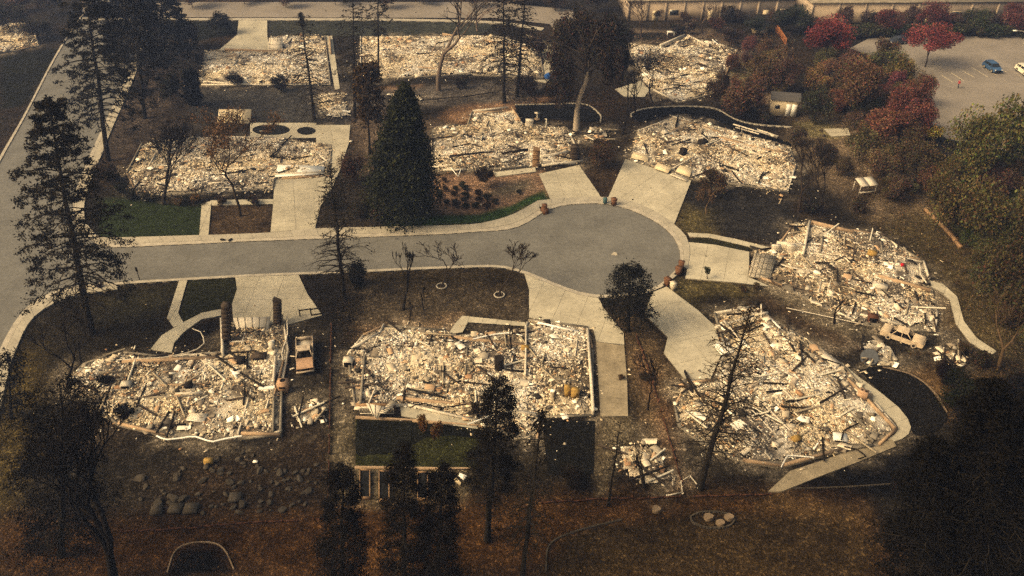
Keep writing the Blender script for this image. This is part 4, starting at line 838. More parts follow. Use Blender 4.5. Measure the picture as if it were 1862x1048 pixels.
bare((1284,388),(1290,345),16,'small tree with pale stem on the dark upper right lawn',4,(.16,.11,.07),leafc=(.06,.035,.02),nleaf=350,lsz=.12)
bare((1815,668),(1848,540),30,'forked bare trunk on the right hillside',5,(.09,.06,.035),up=.6,rt=1.2)
bare((122,705),(95,555),45,'bare thin tree at the left end of the lower left ruin',5,(.014,.011,.009),up=.6,rt=.7)
bare((148,660),(132,560),20,'thin bare sapling left of the lower left ruin',4,(.012,.010,.009),up=.8,rt=.6)
bare((208,1060),(196,738),75,'large bare tree with pale trunk at the lower left',6,(.010,.008,.007),rt=1.05,up=.6,first=.42)
bare((1172,885),(1165,815),20,'small bare shrub-like tree in the shed rubble',4,(.02,.016,.012),up=.7)
bare((1178,745),(1172,632),26,'leafless burnt shrub on the reddish strip',5,(.016,.012,.010),up=.8,rt=.6)
bare((1132,244),(1168,110),30,'leaning thin burnt tree by the upper right black lawn',5,(.014,.012,.012),up=.6,rt=.8)
bare((1186,186),(1196,88),42,'bushy bare burnt tree before the top right ruin',6,(.016,.013,.013),up=.5,rt=.8)
bare((1166,66),(1166,-5),34,'bare round tree by the tan building corner',6,(.06,.045,.04),up=.5)
bare((1277,60),(1278,5),22,'thin bare tree before the tan building',5,(.07,.05,.04),up=.6)
bare((1155,205),(1148,130),22,'thin twiggy burnt tree beside the concrete pad',5,(.016,.013,.013),up=.7)
bare((515,600),(512,575),6,'tiny burnt stem beside the right chimney pillar',2,(.012,.01,.01),up=.9)
bare((930,640),(934,590),5,'small black sapling by the middle ruin path',2,(.012,.01,.01),up=.9)
bare((990,165),(1000,110),20,'thin burnt shrub at the edge of the top driveway',4,(.02,.016,.015),up=.6)
bare((632,602),(632,560),18,'scorched twiggy shrub at the top of the fence line',4,(.018,.015,.013),up=.6,leafc=(.03,.024,.018),nleaf=300)
bare((180,345),(176,290),26,'burnt twiggy shrub by the street pine',5,(.02,.016,.014),up=.5,leafc=(.04,.026,.018),nleaf=900)
# rings round the two kerb-side trees
for (x, y, l) in ((803,521,'pale stone ring round the left kerb-side tree'), (908,537,'pale stone ring round the right kerb-side tree')):
    c = G(x, y); a = np.linspace(0, 6.283, 19); tag(MB().tube(np.column_stack([c[0] + .62 * np.cos(a), c[1] + .62 * np.sin(a), np.full(19, .06)]), .09, 5).build('tree_ring', 'kerb'), l, 'tree ring')

# ---- leafy crowns, five shared meshes tinted per tree
def crown_mesh(seed, n=9500, nl=18, ls=.029, fill=.3):
    r = np.random.default_rng(seed); d = r.normal(size=(nl, 3)); d /= np.linalg.norm(d, axis=1)[:, None]; lc = d * (.25 + .42 * r.random((nl, 1))); lr = .22 + .22 * r.random(nl); lb_ = .55 + .8 * r.random(nl)
    k = r.integers(0, nl, n); e = r.normal(size=(n, 3)); e /= np.linalg.norm(e, axis=1)[:, None]
    C = lc[k] + e * (lr[k] * r.random(n) ** .45)[:, None]; C[:, 2] = np.maximum(C[:, 2], -.85)
    col = (lb_[k] * (.45 + 1.1 * r.random(n)))[:, None] * np.array([1, 1, 1.]) * (1 + r.normal(0, .16, (n, 3)))
    mb = MB(); leaves(mb, C, ls * (.6 + .8 * r.random(n)), np.clip(col, .1, 3), .6); return mb.mesh('crown', 'leaf')
CROWNS = [crown_mesh(s) for s in (1, 2, 3)] + [crown_mesh(7, 6000, 24, .034), crown_mesh(8, 5000, 14, .036)]
BUSH = [crown_mesh(21, 1500, 12, .075), crown_mesh(22, 1500, 12, .075)]
def stem_mesh(seed):
    r = np.random.default_rng(seed); mb = MB(); S = skeleton(r, 3, .6, (3, 4), .2, .4); A = np.vstack([s[0] for s in S])
    for p, rad, dep in S: mb.tube(p / np.abs(A).max(), np.maximum(rad * 1.2, .006), 4, (.035, .026, .02))
    return mb.mesh('stem', 'bark')
STEMS = [stem_mesh(s) for s in (1, 2, 3)]
def leafy(bp, top, hw, colr, label, name='leafy_tree', cat='tree', low=.25, k=None, group=None, mesh=None):
    b = G(*bp); t = AT(bp[0], top, b[1]); h = t[2]; W = hw / pxm(*bp); root = thing(name, label, cat, b, group=group); k = random.randrange(100) if k is None else k
    zc = h * (low + 1) / 2; hz = h * (1 - low) / 2 / .88
    s = put('trunk' if low > .12 else 'stem', STEMS[k % 3], b, (0, 0, k), (W * .75, W * .75, h * .85), root)
    o = put('crown', mesh or CROWNS[k % 5], b + (0, 0, zc), (0, 0, k * 1.3), (W / .85, W / .85, hz), root); o.color = (*colr, 1)
    return root
def bush(x, y, r, colr, label, group=None, name='shrub', cat='shrub', hf=1.0, k=0):
    b = G(x, y); W = r / pxm(x, y); root = thing(name, label, cat, b, group=group)
    put('stem', STEMS[k % 3], b, (0, 0, k), (W * .7, W * .7, W * .9 * hf), root)
    o = put('foliage', (BUSH[k % 2] if r < 22 else CROWNS[k % 5]), b + (0, 0, W * .72 * hf), (0, 0, k * 1.7), (W / .85, W / .85, W * hf / .95), root); o.color = (*colr, 1); return root
RED, BRN, OLV, DRK = (.16, .032, .034), (.10, .058, .034), (.060, .055, .022), (.028, .026, .018)
LEAFY = [((1500,112),26,50,(0.137,0.034,0.034),'dark red tree beside the leaning wooden fence',.1), ((1520,98),40,17,(0.312,0.065,0.039),'slim bright red tree glowing at the dark red tree side',.15),
 ((1682,122),42,48,(0.163,0.044,0.044),'crimson tree standing in the parking lot',.28), ((1648,250),140,46,(0.111,0.044,0.036),'dark red-brown tree below the parking lot island',.1),
 ((1600,140),84,42,(0.072,0.068,0.029),'dark green round tree at the parking lot corner',.1), ((1550,215),98,52,BRN,'brown autumn tree left of the parking lot',.08),
 ((1600,268),188,48,(0.117,0.052,0.034),'russet tree in the middle of the right thicket',.08), ((1420,170),104,34,(0.065,0.039,0.029),'dark brown tree behind the garden shed',.1),
 ((1480,168),118,28,(0.163,0.101,0.047),'orange-brown small tree behind the garden shed',.1), ((1478,225),150,36,(0.036,0.036,0.023),'dark green tree right of the garden shed',.08),
 ((1745,345),188,52,(0.094,0.086,0.031),'olive tree below the person in red',.06), ((1812,330),138,60,(0.086,0.083,0.029),'tall olive-green tree below the blue car',.06),
 ((1875,350),150,60,(0.078,0.075,0.029),'olive tree cut by the right edge below the white car',.06), ((1700,420),290,48,(0.075,0.057,0.026),'brown-olive tree at the start of the right hillside',.05),
 ((1770,450),310,58,(0.081,0.065,0.026),'bushy olive tree in the middle of the right hillside',.05), ((1850,480),320,62,(0.060,0.049,0.022),'large dark olive tree at the right edge hillside',.05),
 ((1800,560),420,50,(0.052,0.040,0.019),'dark brown tree low on the right hillside',.05), ((1868,620),470,60,(0.044,0.034,0.017),'very dark tree at the right edge above the corner evergreens',.05),
 ((1650,320),235,42,(0.065,0.047,0.026),'brown thicket tree above the hillside path',.05), ((1600,330),262,36,(0.085,0.058,0.034),'pale brown thicket tree beside the small arbour',.05),
 ((1690,262),222,16,(0.260,0.189,0.039),'small yellow tree at the parking lot foot',.1), ((1560,290),225,34,(0.078,0.065,0.031),'olive brown bush tree behind the small arbour',.05),
 ((1105,205),20,36,(.018,.017,.016),'narrow dark tree right of the white-trunked sycamore',.2), ((1120,120),30,30,(.024,.021,.019),'dark ragged tree behind the sycamore crown',.2),
 ((985,108),48,34,(.040,.029,.024),'brown scorched tree by the top driveway',.05), ((1022,85),30,26,(.045,.032,.026),'scorched brown tree at the bend of the far street',.05),
 ((402,62),18,27,(.014,.015,.015),'rounded black evergreen on the far lawn',.02), ((20,60),5,45,(.030,.026,.02),'dark scorched tree at the top left corner',.1),
 ((70,72),30,32,(.032,.027,.02),'scorched tree by the top left ruin',.05), ((645,335),262,24,(.055,.030,.020),'rust-brown shrub tree left of the big cypress',.03),
 ((1092,305),252,31,(.048,.031,.020),'brown scorched shrub between the two upper driveways',.02), ((1292,356),302,33,(.055,.036,.022),'brown scorched shrub at the corner of the wide driveway',.02),
 ((882,338),300,20,(.034,.025,.018),'small dark scorched shrub above the mulch bed',.03), ((1300,200),120,22,(.055,.038,.028),'thin brown bush at the edge of the top right ruin',.03),
 ((1345,215),120,42,(.070,.040,.027),'red-brown bush in the yard beyond the upper right ruin',.03), ((1385,165),95,32,(.085,.058,.034),'sandy brown bush near the wooden fence',.03),
 ((1330,85),46,30,(.040,.028,.026),'dark round bush before the tan building',.03), ((1375,62),28,26,(.030,.034,.028),'dark green bush by the small tan hut',.03),
 ((1255,62),28,14,(.07,.05,.042),'small brown bush below the tan building door',.03), ((1300,58),30,16,(.08,.042,.036),'small reddish bush below the tan building',.03), ((1228,64),40,13,(.032,.028,.026),'small dark ball bush on the back lawn',.02),
 ((1610,66),8,30,(.09,.034,.032),'left dark red tree behind the parking lot hedge',.1), ((1692,60),2,34,(.09,.032,.032),'middle dark red tree behind the parking lot hedge',.1), ((1845,62),0,34,(.09,.034,.032),'right dark red tree behind the parking lot hedge',.1),
 ((1765,60),6,26,(.035,.040,.022),'green tree behind the parking lot hedge',.1), ((1440,60),8,40,(.030,.034,.026),'dark green tree right of the small tan hut',.05),
 ((795,805),760,12,(.10,.050,.018),'small orange-leaved shrub hanging over the sunken lawn',.02), ((770,790),752,11,(.11,.055,.020),'tiny orange-leaved shrub on the lawn edge',.02),
 ((865,760),728,12,(.030,.022,.013),'small dark shrub behind the tan landing',.02)]
for i, (bp, top, hw, c, l, low) in enumerate(LEAFY): leafy(bp, top, hw, c, l, low=low, k=i * 3 + 1, mesh=(BUSH[i % 2] if hw < 18 else None), name='shrub' if (hw < 34 and low < .04) else 'leafy_tree', cat='shrub' if (hw < 34 and low < .04) else 'tree')
for i in range(12):   # hedge of the parking lot
    bush(1545 + i * 28, 68 - (i % 3), 20, (.032 + .006 * (i % 3), .038, .020), 'dark green hedge bush along the back of the parking lot', 'parking lot hedge', k=i, hf=.8)
# white-trunked sycamore
b = G(1048, 236); Y = b[1]; syc = thing('sycamore', 'dark-crowned sycamore with a pale bare trunk behind the middle ruin', 'tree', b)
MB().tube(np.vstack([b - (0, 0, .1), AT(1049, 200, Y), AT(1054, 178, Y), AT(1066, 148, Y), AT(1070, 110, Y)]), [.62, .42, .38, .32, .2], 10, (.34, .28, .215)).build('trunk', 'bark', syc, smooth=True)
lm = MB(); r = np.random.default_rng(3)
for i in range(26):
    a = AT(1068, 140 - i * 2, Y); e = AT(1066 + r.normal(0, 38), 100 - r.random() * 90, Y) + (0, r.normal(0, 3.5), 0); lm.tube([a, (a + e) / 2 + (0, 0, .8), e], [.2, .12, .03], 5, (.05, .04, .032))
lm.build('limbs', 'bark', syc)
for i, (x, y, w, h) in enumerate([(1026,118,34,52),(1092,75,40,52),(1045,45,42,42),(1114,120,26,55),(1016,165,26,30),(1030,70,26,36)]):
    c = AT(x, y, Y + (i % 3 - 1) * 3.); s = pxm(1048, 236); o = put('crown', CROWNS[3 + i % 2], c, (0, 0, i), (w / s / .85, w / s / .85, h / s / .8), syc); o.color = (.030, .022, .017, 1)

# clipped bushes in the mulch bed
for i, (x, y, r_) in enumerate([(808,330,7),(841,340,9),(828,345,7),(810,347,8),(846,346,9),(799,354,8),(825,355,8),(800,361,7),(847,358,9),(870,355,9),(845,366,8),(887,362,9),(872,367,9),(812,371,7),(827,369,7),(831,376,9),(847,378,9),(865,378,9),(886,378,10),(901,370,8),(944,352,7)]):
    bush(x, y, r_, (.026, .026, .017) if i % 3 else (.034, .024, .018), 'round dark clipped bush in the reddish mulch bed', 'clipped bushes in the mulch bed', 'clipped_bush', 'bush', .8, i)
SHR = [(240,362,13,(.026,.024,.016),'dark shrub at the left foot of the left ruin'),(268,366,11,(.030,.026,.018),'dark shrub left of the bare tree foot'),(326,374,11,(.085,.055,.028),'sandy tan shrub right of the bare tree foot'),(357,368,11,(.10,.060,.026),'orange-tan shrub by the narrow path head'),(342,368,9,(.022,.02,.015),'black shrub between two tan shrubs'),(205,330,20,(.032,.025,.018),'dark shrub by the street pine foot'),(222,350,16,(.026,.024,.015),'dark green shrub at the green lawn corner'),
 (405,372,12,(.045,.03,.02),'brown shrub under the brown-leaved tree'),(462,372,13,(.04,.027,.02),'brown shrub right of the brown-leaved tree'),(606,380,20,(.032,.028,.02),'scorched shrub at the driveway edge left of the cypress'),(655,395,24,(.036,.030,.020),'scorched low shrub at the cypress foot'),(690,400,16,(.05,.036,.024),'brown low shrub in front of the cypress'),
 (430,155,16,(.028,.022,.02),'small burnt shrub before the top left ruin'),(510,165,18,(.026,.022,.02),'burnt shrub left of the tufted conifer'),(840,160,16,(.034,.028,.025),'burnt shrub behind the orange soil'),(960,170,24,(.045,.03,.024),'brown shrub row by the tall burnt conifers'),(1010,172,22,(.05,.032,.024),'reddish shrub beside the dark sycamore'),
 (1392,226,15,(.03,.026,.02),'dark shrub before the garden shed'),(1365,214,14,(.032,.028,.022),'dark shrub left of the garden shed front'),(1450,262,20,(.045,.034,.022),'scrubby shrub behind the upper right ruin end'),(1495,290,26,(.045,.033,.024),'brown scrub right of the upper right ruin'),(1530,320,22,(.055,.04,.024),'brown scrub left of the small arbour'),(1620,360,26,(.055,.042,.020),'brown scrub below the small arbour'),(1560,385,18,(.035,.026,.018),'dark scrub above the right ruin'),(1470,385,20,(.022,.019,.017),'black scrub at the dark lawn corner'),
 (1320,480,0,None,None),(1350,530,9,(.06,.04,.022),'small brown shrub by the right driveway'),(1375,525,8,(.055,.04,.025),'tiny brown shrub right of the driveway shrub'),(1170,690,12,(.03,.022,.014),'dark low shrub on the reddish strip'),(1130,690,7,(.05,.03,.018),'tiny brown shrub by the driveway edge'),
 (870,840,20,(.010,.009,.006),'black shrub at the sunken lawn corner'),(1040,880,26,(.016,.012,.008),'dark scorched shrub below the black square lawn'),(500,900,0,None,None),(60,860,22,(.014,.011,.006),'dark shrub at the left edge'),(195,700,16,(.016,.013,.009),'dark shrub over the lower left ruin edge'),(230,760,20,(.012,.010,.008),'black shrub on the lower left ruin corner'),(1640,890,30,(.010,.008,.006),'black shrub under the corner evergreens'),(1690,860,34,(.009,.008,.006),'black shrub left of the corner evergreen'),(1750,640,14,(.05,.036,.02),'brown shrub beside the tan rubble heap'),(1780,665,20,(.03,.022,.013),'dark shrub at the forked trunk'),(183,523,7,(.05,.022,.018),'small dark red bush on the corner sidewalk'),(1240,60,8,(.03,.03,.026),'tiny dark bush on the back lawn')]
for i, (x, y, r_, c, l) in enumerate(SHR):
    if r_: bush(x, y, r_, c, l, k=i)
# topiary
b = G(1286, 508); tp = thing('topiary', 'small ball-topped topiary beside the right driveway', 'topiary', b); t = AT(1286, 495, b[1])
MB().tube([b, t], [.06, .05], 6, (.05, .035, .025)).build('stem', 'bark', tp); w = 7.5 / pxm(1286, 508)
o = put('foliage', BUSH[0], t + (0, 0, w * .5), (0, 0, 0), w / .8, tp); o.color = (.03, .035, .02, 1)

# ---- the dense thicket between the ruins, the parking lot and the right edge
random.seed(5)
TH = [([(1500,110),(1560,190),(1690,250),(1700,340),(1625,370),(1575,300),(1545,235),(1500,180)], 44, 24, [(0.105,0.069,0.042),(0.083,0.060,0.033),(0.128,0.078,0.045),(0.075,0.048,0.036)], 'brown scrub tree in the thicket below the parking lot', 'thicket below the parking lot'),
      ([(1540,100),(1640,140),(1680,210),(1700,260),(1600,240),(1530,180)], 20, 26, [(0.128,0.051,0.042),(0.105,0.054,0.039),(0.090,0.068,0.036)], 'russet tree crowding the edge of the parking lot', 'russet trees at the lot edge'),
      ([(1700,330),(1862,330),(1880,640),(1800,600),(1760,470)], 44, 34, [(0.078,0.066,0.028),(0.063,0.051,0.024),(0.090,0.068,0.030),(0.051,0.041,0.021)], 'olive-brown tree in the dense belt down the right edge', 'right edge tree belt'),
      ([(1130,100),(1420,95),(1440,190),(1340,200),(1320,130),(1350,100)], 22, 18, [(0.098,0.063,0.045),(0.075,0.054,0.041),(0.112,0.075,0.045)], 'scorched bush in the yards round the top right ruin', 'bushes round the top right ruin'),
      ([(205,60),(350,70),(345,200),(215,215)], 12, 24, [(.028,.024,.020),(.036,.027,.02),(.022,.02,.018)], 'burnt bush in the dark yard beside the street pines', 'dark yard bushes'),
      ([(1690,690),(1862,700),(1862,900),(1720,900)], 8, 40, [(.012,.009,.006),(.009,.007,.005)], 'black bush massed round the corner evergreens', 'corner bushes')]
j = 0
for pts, n, rp, cols, lab, grp in TH:
    P = GP(pts)[:, :2]; q = sample_in(P, n * 3); kept = []
    for c in q:
        if inside(GP(LOT)[:, :2], c[:1], c[1:]).any() or any(np.hypot(*(c - k)) < 2.0 for k in kept) or len(kept) >= n: continue
        kept.append(c); sc = FPX / (c[1] * math.cos(PITCH) + CAM_H * math.sin(PITCH)); W = rp * random.uniform(.6, 1.15) / sc; hf = random.uniform(.8, 1.5); cc = random.choice(cols); j += 1
        root = thing('thicket_tree' if W > 2.4 else 'thicket_bush', lab, 'tree' if W > 2.4 else 'bush', (c[0], c[1], 0), group=grp)
        put('stem', STEMS[j % 3], (c[0], c[1], 0), (0, 0, j), (W * .7, W * .7, W * 1.3 * hf), root)
        o = put('crown', CROWNS[3 + j % 2] if j % 3 else CROWNS[j % 3], (c[0], c[1], W * .85 * hf), (0, 0, j * 1.7), (W / .85, W / .85, W * hf / .95), root); o.color = (*[v * random.uniform(.75, 1.2) for v in cc], 1)

# low brush that nobody could count: scorched undergrowth over the right slope and the dark yards
BR = [([(1470,110),(1540,90),(1700,260),(1862,330),(1862,660),(1790,640),(1740,530),(1600,420),(1560,340),(1545,250),(1480,190)], 34000, (.072,.052,.029), .9),
      ([(1130,60),(1440,60),(1450,200),(1340,205),(1320,100),(1140,75)], 10000, (.085,.06,.042), .6), ([(200,45),(360,50),(360,230),(230,290),(185,300)], 9000, (.030,.023,.017), .7),
      ([(580,400),(600,340),(665,260),(690,260),(660,330),(700,405)], 3000, (.045,.032,.021), .5), ([(1640,640),(1862,660),(1862,720),(1740,700)], 3500, (.05,.033,.017), .5),
      ([(605,560),(650,520),(670,590),(620,640)], 2500, (.035,.027,.019), .4), ([(0,930),(240,930),(600,950),(600,1048),(0,1048)], 5000, (.030,.018,.009), .35), ([(860,880),(1110,880),(1400,905),(1400,930),(1000,950),(860,1000)], 6000, (.030,.019,.010), .4),
      ([(900,160),(1110,165),(1140,205),(1090,200),(940,188)], 4000, (.04,.027,.02), .5), ([(185,340),(260,350),(380,360),(370,378),(200,360)], 3000, (.026,.021,.014), .5)]
ub = MB(); rng = np.random.default_rng(55)
for pts, n, c, hgt in BR:
    P = GP(pts)[:, :2]; k = max(20, n // 22); cc = sample_in(P, k); rr = .25 + .9 * rng.random(k) ** 2; i = rng.integers(0, k, n); e = rng.normal(size=(n, 3)) * np.array([.6, .6, .5])
    C = np.column_stack([cc[i], np.zeros(n)]) + e * rr[i][:, None]; C[:, 2] = np.abs(C[:, 2]) * hgt * 1.6 + .04
    D = np.hypot(C[:, 0], C[:, 1]); leaves(ub, C, (.00055 * np.hypot(D, 57) + .02) * (.6 + .9 * rng.random(n)), np.array(c)[None] * (.4 + 1.1 * rng.random(k))[i][:, None] * (.5 + rng.random((n, 1))) * (1 + rng.normal(0, .12, (n, 3))), .45)
tag(ub.build('undergrowth', 'leaf'), 'low scorched brush over the slope and yards', None, None, 'stuff')

FT = [(40,20,30),(95,26,28),(180,12,34),(255,20,30),(350,14,30),(445,8,26),(520,14,24),(610,10,30),(700,16,26),(770,8,30),(860,14,26),(950,10,32),(1010,20,26),(1085,22,26),(1150,34,18),(1195,36,16),(1245,40,14),(1320,40,20),(1345,42,16),(1410,44,22),(1470,50,22),(1530,52,24),(1580,50,22),(1650,52,24),(1730,52,24),(1800,52,24)]
for i, (x, y, hw) in enumerate(FT):
    c = random.choice([(.04, .032, .027), (.05, .036, .03), (.034, .034, .028), (.07, .045, .038)])
    leafy((x, y), y - hw * random.uniform(1.3, 2.0), hw * .9, c, 'hazy dark tree standing along the far top edge', low=.08, k=i * 5 + 2, group='trees along the far edge', mesh=CROWNS[3 + i % 2], name='far_tree')
M['pinkrust'] = mat('pink_rust', (.37, .235, .15), nscale=3, namt=.35, fine=.3)
# ================================================================ VEHICLES AND SMALL THINGS
def xz(mb, prof, y0, y1, inset=0., c=(1, 1, 1)):
    """extrude a side profile (x,z) between y0 and y1; inset pulls the upper points inwards"""
    p = np.array(prof, float); n = len(p); zmin, zmax = p[:, 1].min(), p[:, 1].max(); k = inset * (p[:, 1] - zmin) / (zmax - zmin + 1e-9)
    A = np.column_stack([p[:, 0], y0 + k, p[:, 1]]); B = np.column_stack([p[:, 0], y1 - k, p[:, 1]])
    mb.add(A, [list(range(n))], c); mb.add(B, [list(range(n))[::-1]], c)
    i = np.arange(n); j = (i + 1) % n; mb.add(np.vstack([A, B]), np.stack([i, i + n, j + n, j], 1), c); return mb
def wheels(root, xf, xr, yw, rr, tyre=True, m2='rust'):
    for x in (xf, xr):
        for s in (-1, 1):
            w = MB().tube([(x, s * (yw - .11), rr), (x, s * (yw + .11), rr)], rr, 16, cap=True).build('wheel', 'tyre' if tyre else m2, root, local=True)
            MB().tube([(x, s * (yw + .112), rr), (x, s * (yw + .125), rr)], [rr * .6, rr * .5], 12, cap=True).build('rim', 'kerb' if tyre else 'char', w, local=True)
def heading(a, b): d = G(*b) - G(*a); return math.atan2(d[1], d[0])
def burnt_pickup(loc, rz, label):
    t = thing('pickup_truck', label, 'pickup truck', loc, rz)
    hood = MB(); xz(hood, [(.95, .45), (1.35, .45), (1.4, .72), (1.6, .82), (1.85, .82), (2.05, .72), (2.1, .42), (2.55, .42), (2.66, .6), (2.62, .92), (2.45, 1.02), (1.0, 1.12)], -.92, .92, .06); hood.build('hood', 'pinkrust', t, local=True)
    MB().box((2.665, 0, .78), (.03, 1.2, .22)).build('grille', 'char', t, local=True)
    for s in (-1, 1): MB().box((2.655, s * .74, .8), (.05, .24, .2)).build('headlight', 'black', t, local=True)
    MB().box((2.70, 0, .50), (.12, 1.9, .2)).build('bumper', 'rust', t, local=True)
    MB().box((.2, 0, .5), (1.65, 1.7, .12)).build('cab_floor', 'black', t, local=True)
    for s in (-1, 1):
        d = MB().box((.25, s * .9, .78), (1.45, .06, .68)).build('door', 'rust', t, local=True); MB().box((-.3, s * .945, .95), (.16, .03, .05)).build('handle', 'char', d, local=True)
        p = MB(); p.bar((1.0, s * .86, 1.1), (.52, s * .68, 1.68), .08, .08); p.bar((-.5, s * .86, 1.1), (-.42, s * .68, 1.68), .1, .1); p.build('pillar', 'rust', t, local=True)
        sd = MB().box((-1.65, s * .9, .82), (2.2, .07, .58)).build('bed_side', 'rust', t, local=True)
        MB().box((.35, s * .42, .82), (.55, .5, .4)).build('seat', 'char', t, local=True)
    xz(MB(), [(-.52, 1.66), (.56, 1.66), (.46, 1.73), (-.44, 1.74)], -.72, .72, .05).build('roof', 'rust', t, local=True)
    MB().box((-.56, 0, .95), (.06, 1.72, .85)).build('cab_back', 'rust', t, local=True)
    MB().box((-1.65, 0, .56), (2.2, 1.74, .06)).build('bed_floor', 'burntwhite', t, local=True)
    MB().box((-2.74, 0, .84), (.06, 1.75, .5)).build('tailgate', 'rust', t, local=True)
    MB().bar((1.02, -.84, 1.14), (1.02, .84, 1.14), .08, .06).build('dashboard', 'black', t, local=True)
    wheels(t, 1.72, -1.75, .80, .33, False); return t
burnt_pickup(G(556, 654), heading((556, 630), (557, 690)), 'burnt-out rusty pickup truck parked beside the lower left ruin')
def burnt_sedan(loc, rz, label):
    t = thing('wrecked_car', label, 'car wreck', loc, rz)
    for s in (-1, 1):
        b = MB(); xz(b, [(-2.3, .3), (-1.75, .3), (-1.65, .55), (-1.4, .66), (-1.15, .55), (-1.05, .28), (1.0, .28), (1.1, .55), (1.35, .66), (1.6, .55), (1.7, .3), (2.25, .32), (2.3, .6), (2.2, .82), (-2.25, .86)], s * .86 - .04, s * .86 + .04); b.build('side_panel', 'tanrust', t, local=True)
        p = MB(); p.bar((1.0, s * .8, .84), (.45, s * .62, 1.34), .07, .07); p.bar((-1.1, s * .8, .86), (-.75, s * .62, 1.34), .08, .08); p.bar((-.1, s * .82, .86), (-.12, s * .64, 1.34), .07, .07); p.build('pillar', 'tanrust', t, local=True)
        MB().box((.3, s * .4, .62), (.5, .45, .35)).build('seat', 'char', t, local=True)
    xz(MB(), [(1.0, .80), (2.22, .76), (2.2, .83), (1.02, .88)], -.82, .82).build('hood', 'tanrust', t, local=True)
    xz(MB(), [(-2.28, .82), (-1.35, .84), (-1.35, .90), (-2.25, .88)], -.82, .82).build('boot_lid', 'tanrust', t, local=True)
    xz(MB(), [(-.85, 1.32), (.52, 1.32), (.40, 1.40), (-.75, 1.41)], -.64, .64, .05).build('roof', 'tanrust', t, local=True)
    MB().box((0, 0, .38), (4.2, 1.6, .1)).build('floor_pan', 'black', t, local=True)
    MB().box((2.28, 0, .52), (.1, 1.7, .3)).build('bumper', 'tanrust', t, local=True); MB().box((-2.3, 0, .52), (.1, 1.7, .3)).build('bumper', 'tanrust', t, local=True)
    wheels(t, 1.35, -1.4, .76, .29, False, 'rust'); return t
burnt_sedan(G(1640, 618), heading((1605, 603), (1675, 627)), 'burnt-out tan car wreck below the right ruin')
def suv(loc, rz, label, paint, name='parked_car'):
    pm = mat('car_paint', paint, namt=.08, rough=.35); t = thing(name, label, 'car', loc, rz, None)
    b = MB(); xz(b, [(-2.3, .35), (-1.85, .35), (-1.75, .62), (-1.4, .74), (-1.05, .62), (-.95, .3), (.95, .3), (1.05, .62), (1.4, .74), (1.75, .62), (1.85, .35), (2.25, .35), (2.32, .65), (2.2, .88), (1.1, 1.02), (-2.25, 1.05), (-2.35, .7)], -.92, .92, .05); b.build('body', pm, t, local=True)
    c = MB(); xz(c, [(1.1, 1.0), (.45, 1.58), (-1.75, 1.62), (-2.2, 1.03)], -.87, .87, .16); c.build('cabin', pm, t, local=True)
    for s in (-1, 1):
        y = lambda z: s * (.87 - .16 * (z - 1.0) / .62 + .006)
        for (x0, x1, x2, x3) in ((.88, .42, -.40, -.42), (-.52, -.50, -1.28, -1.30), (-1.40, -1.38, -1.66, -1.95)):
            w = MB(); w.add([(x0, y(1.06), 1.06), (x1, y(1.52), 1.52), (x2, y(1.52), 1.52), (x3, y(1.06), 1.06)], [[0, 1, 2, 3] if s < 0 else [3, 2, 1, 0]]); w.build('window', 'glass', t, local=True)
        MB().box((2.24, s * .68, .78), (.12, .34, .16)).build('headlight', 'white', t, local=True)
        MB().box((-2.31, s * .76, .9), (.06, .2, .24)).build('tail_light', mat('lamp_red', (.3, .02, .02), namt=0, rough=.4), t, local=True)
        MB().box((.85, s * 1.0, 1.08), (.12, .18, .12)).build('mirror', pm, t, local=True)
    w = MB(); w.add([(1.085, -.78, 1.06), (1.085, .78, 1.06), (.50, .68, 1.56), (.50, -.68, 1.56)], [[0, 1, 2, 3]]); w.build('windscreen', 'glass', t, local=True)
    w = MB(); w.add([(-2.19, .78, 1.08), (-2.19, -.78, 1.08), (-1.80, -.68, 1.58), (-1.80, .68, 1.58)], [[0, 1, 2, 3]]); w.build('rear_window', 'glass', t, local=True)
    MB().box((2.315, 0, .62), (.03, 1.1, .24)).build('grille', 'black', t, local=True)
    wheels(t, 1.4, -1.4, .84, .35); return t
suv(G(1803, 128), heading((1790, 118), (1818, 136)), 'blue parked car in the parking lot above the olive tree', (.035, .08, .17))
suv(G(1862, 134), heading((1842, 120), (1882, 147)), 'white parked car cut by the right edge of the parking lot', (.72, .66, .52))
suv(G(1630, 80), heading((1645, 78), (1612, 82)), 'dark parked car half hidden by the crimson tree', (.03, .035, .05))
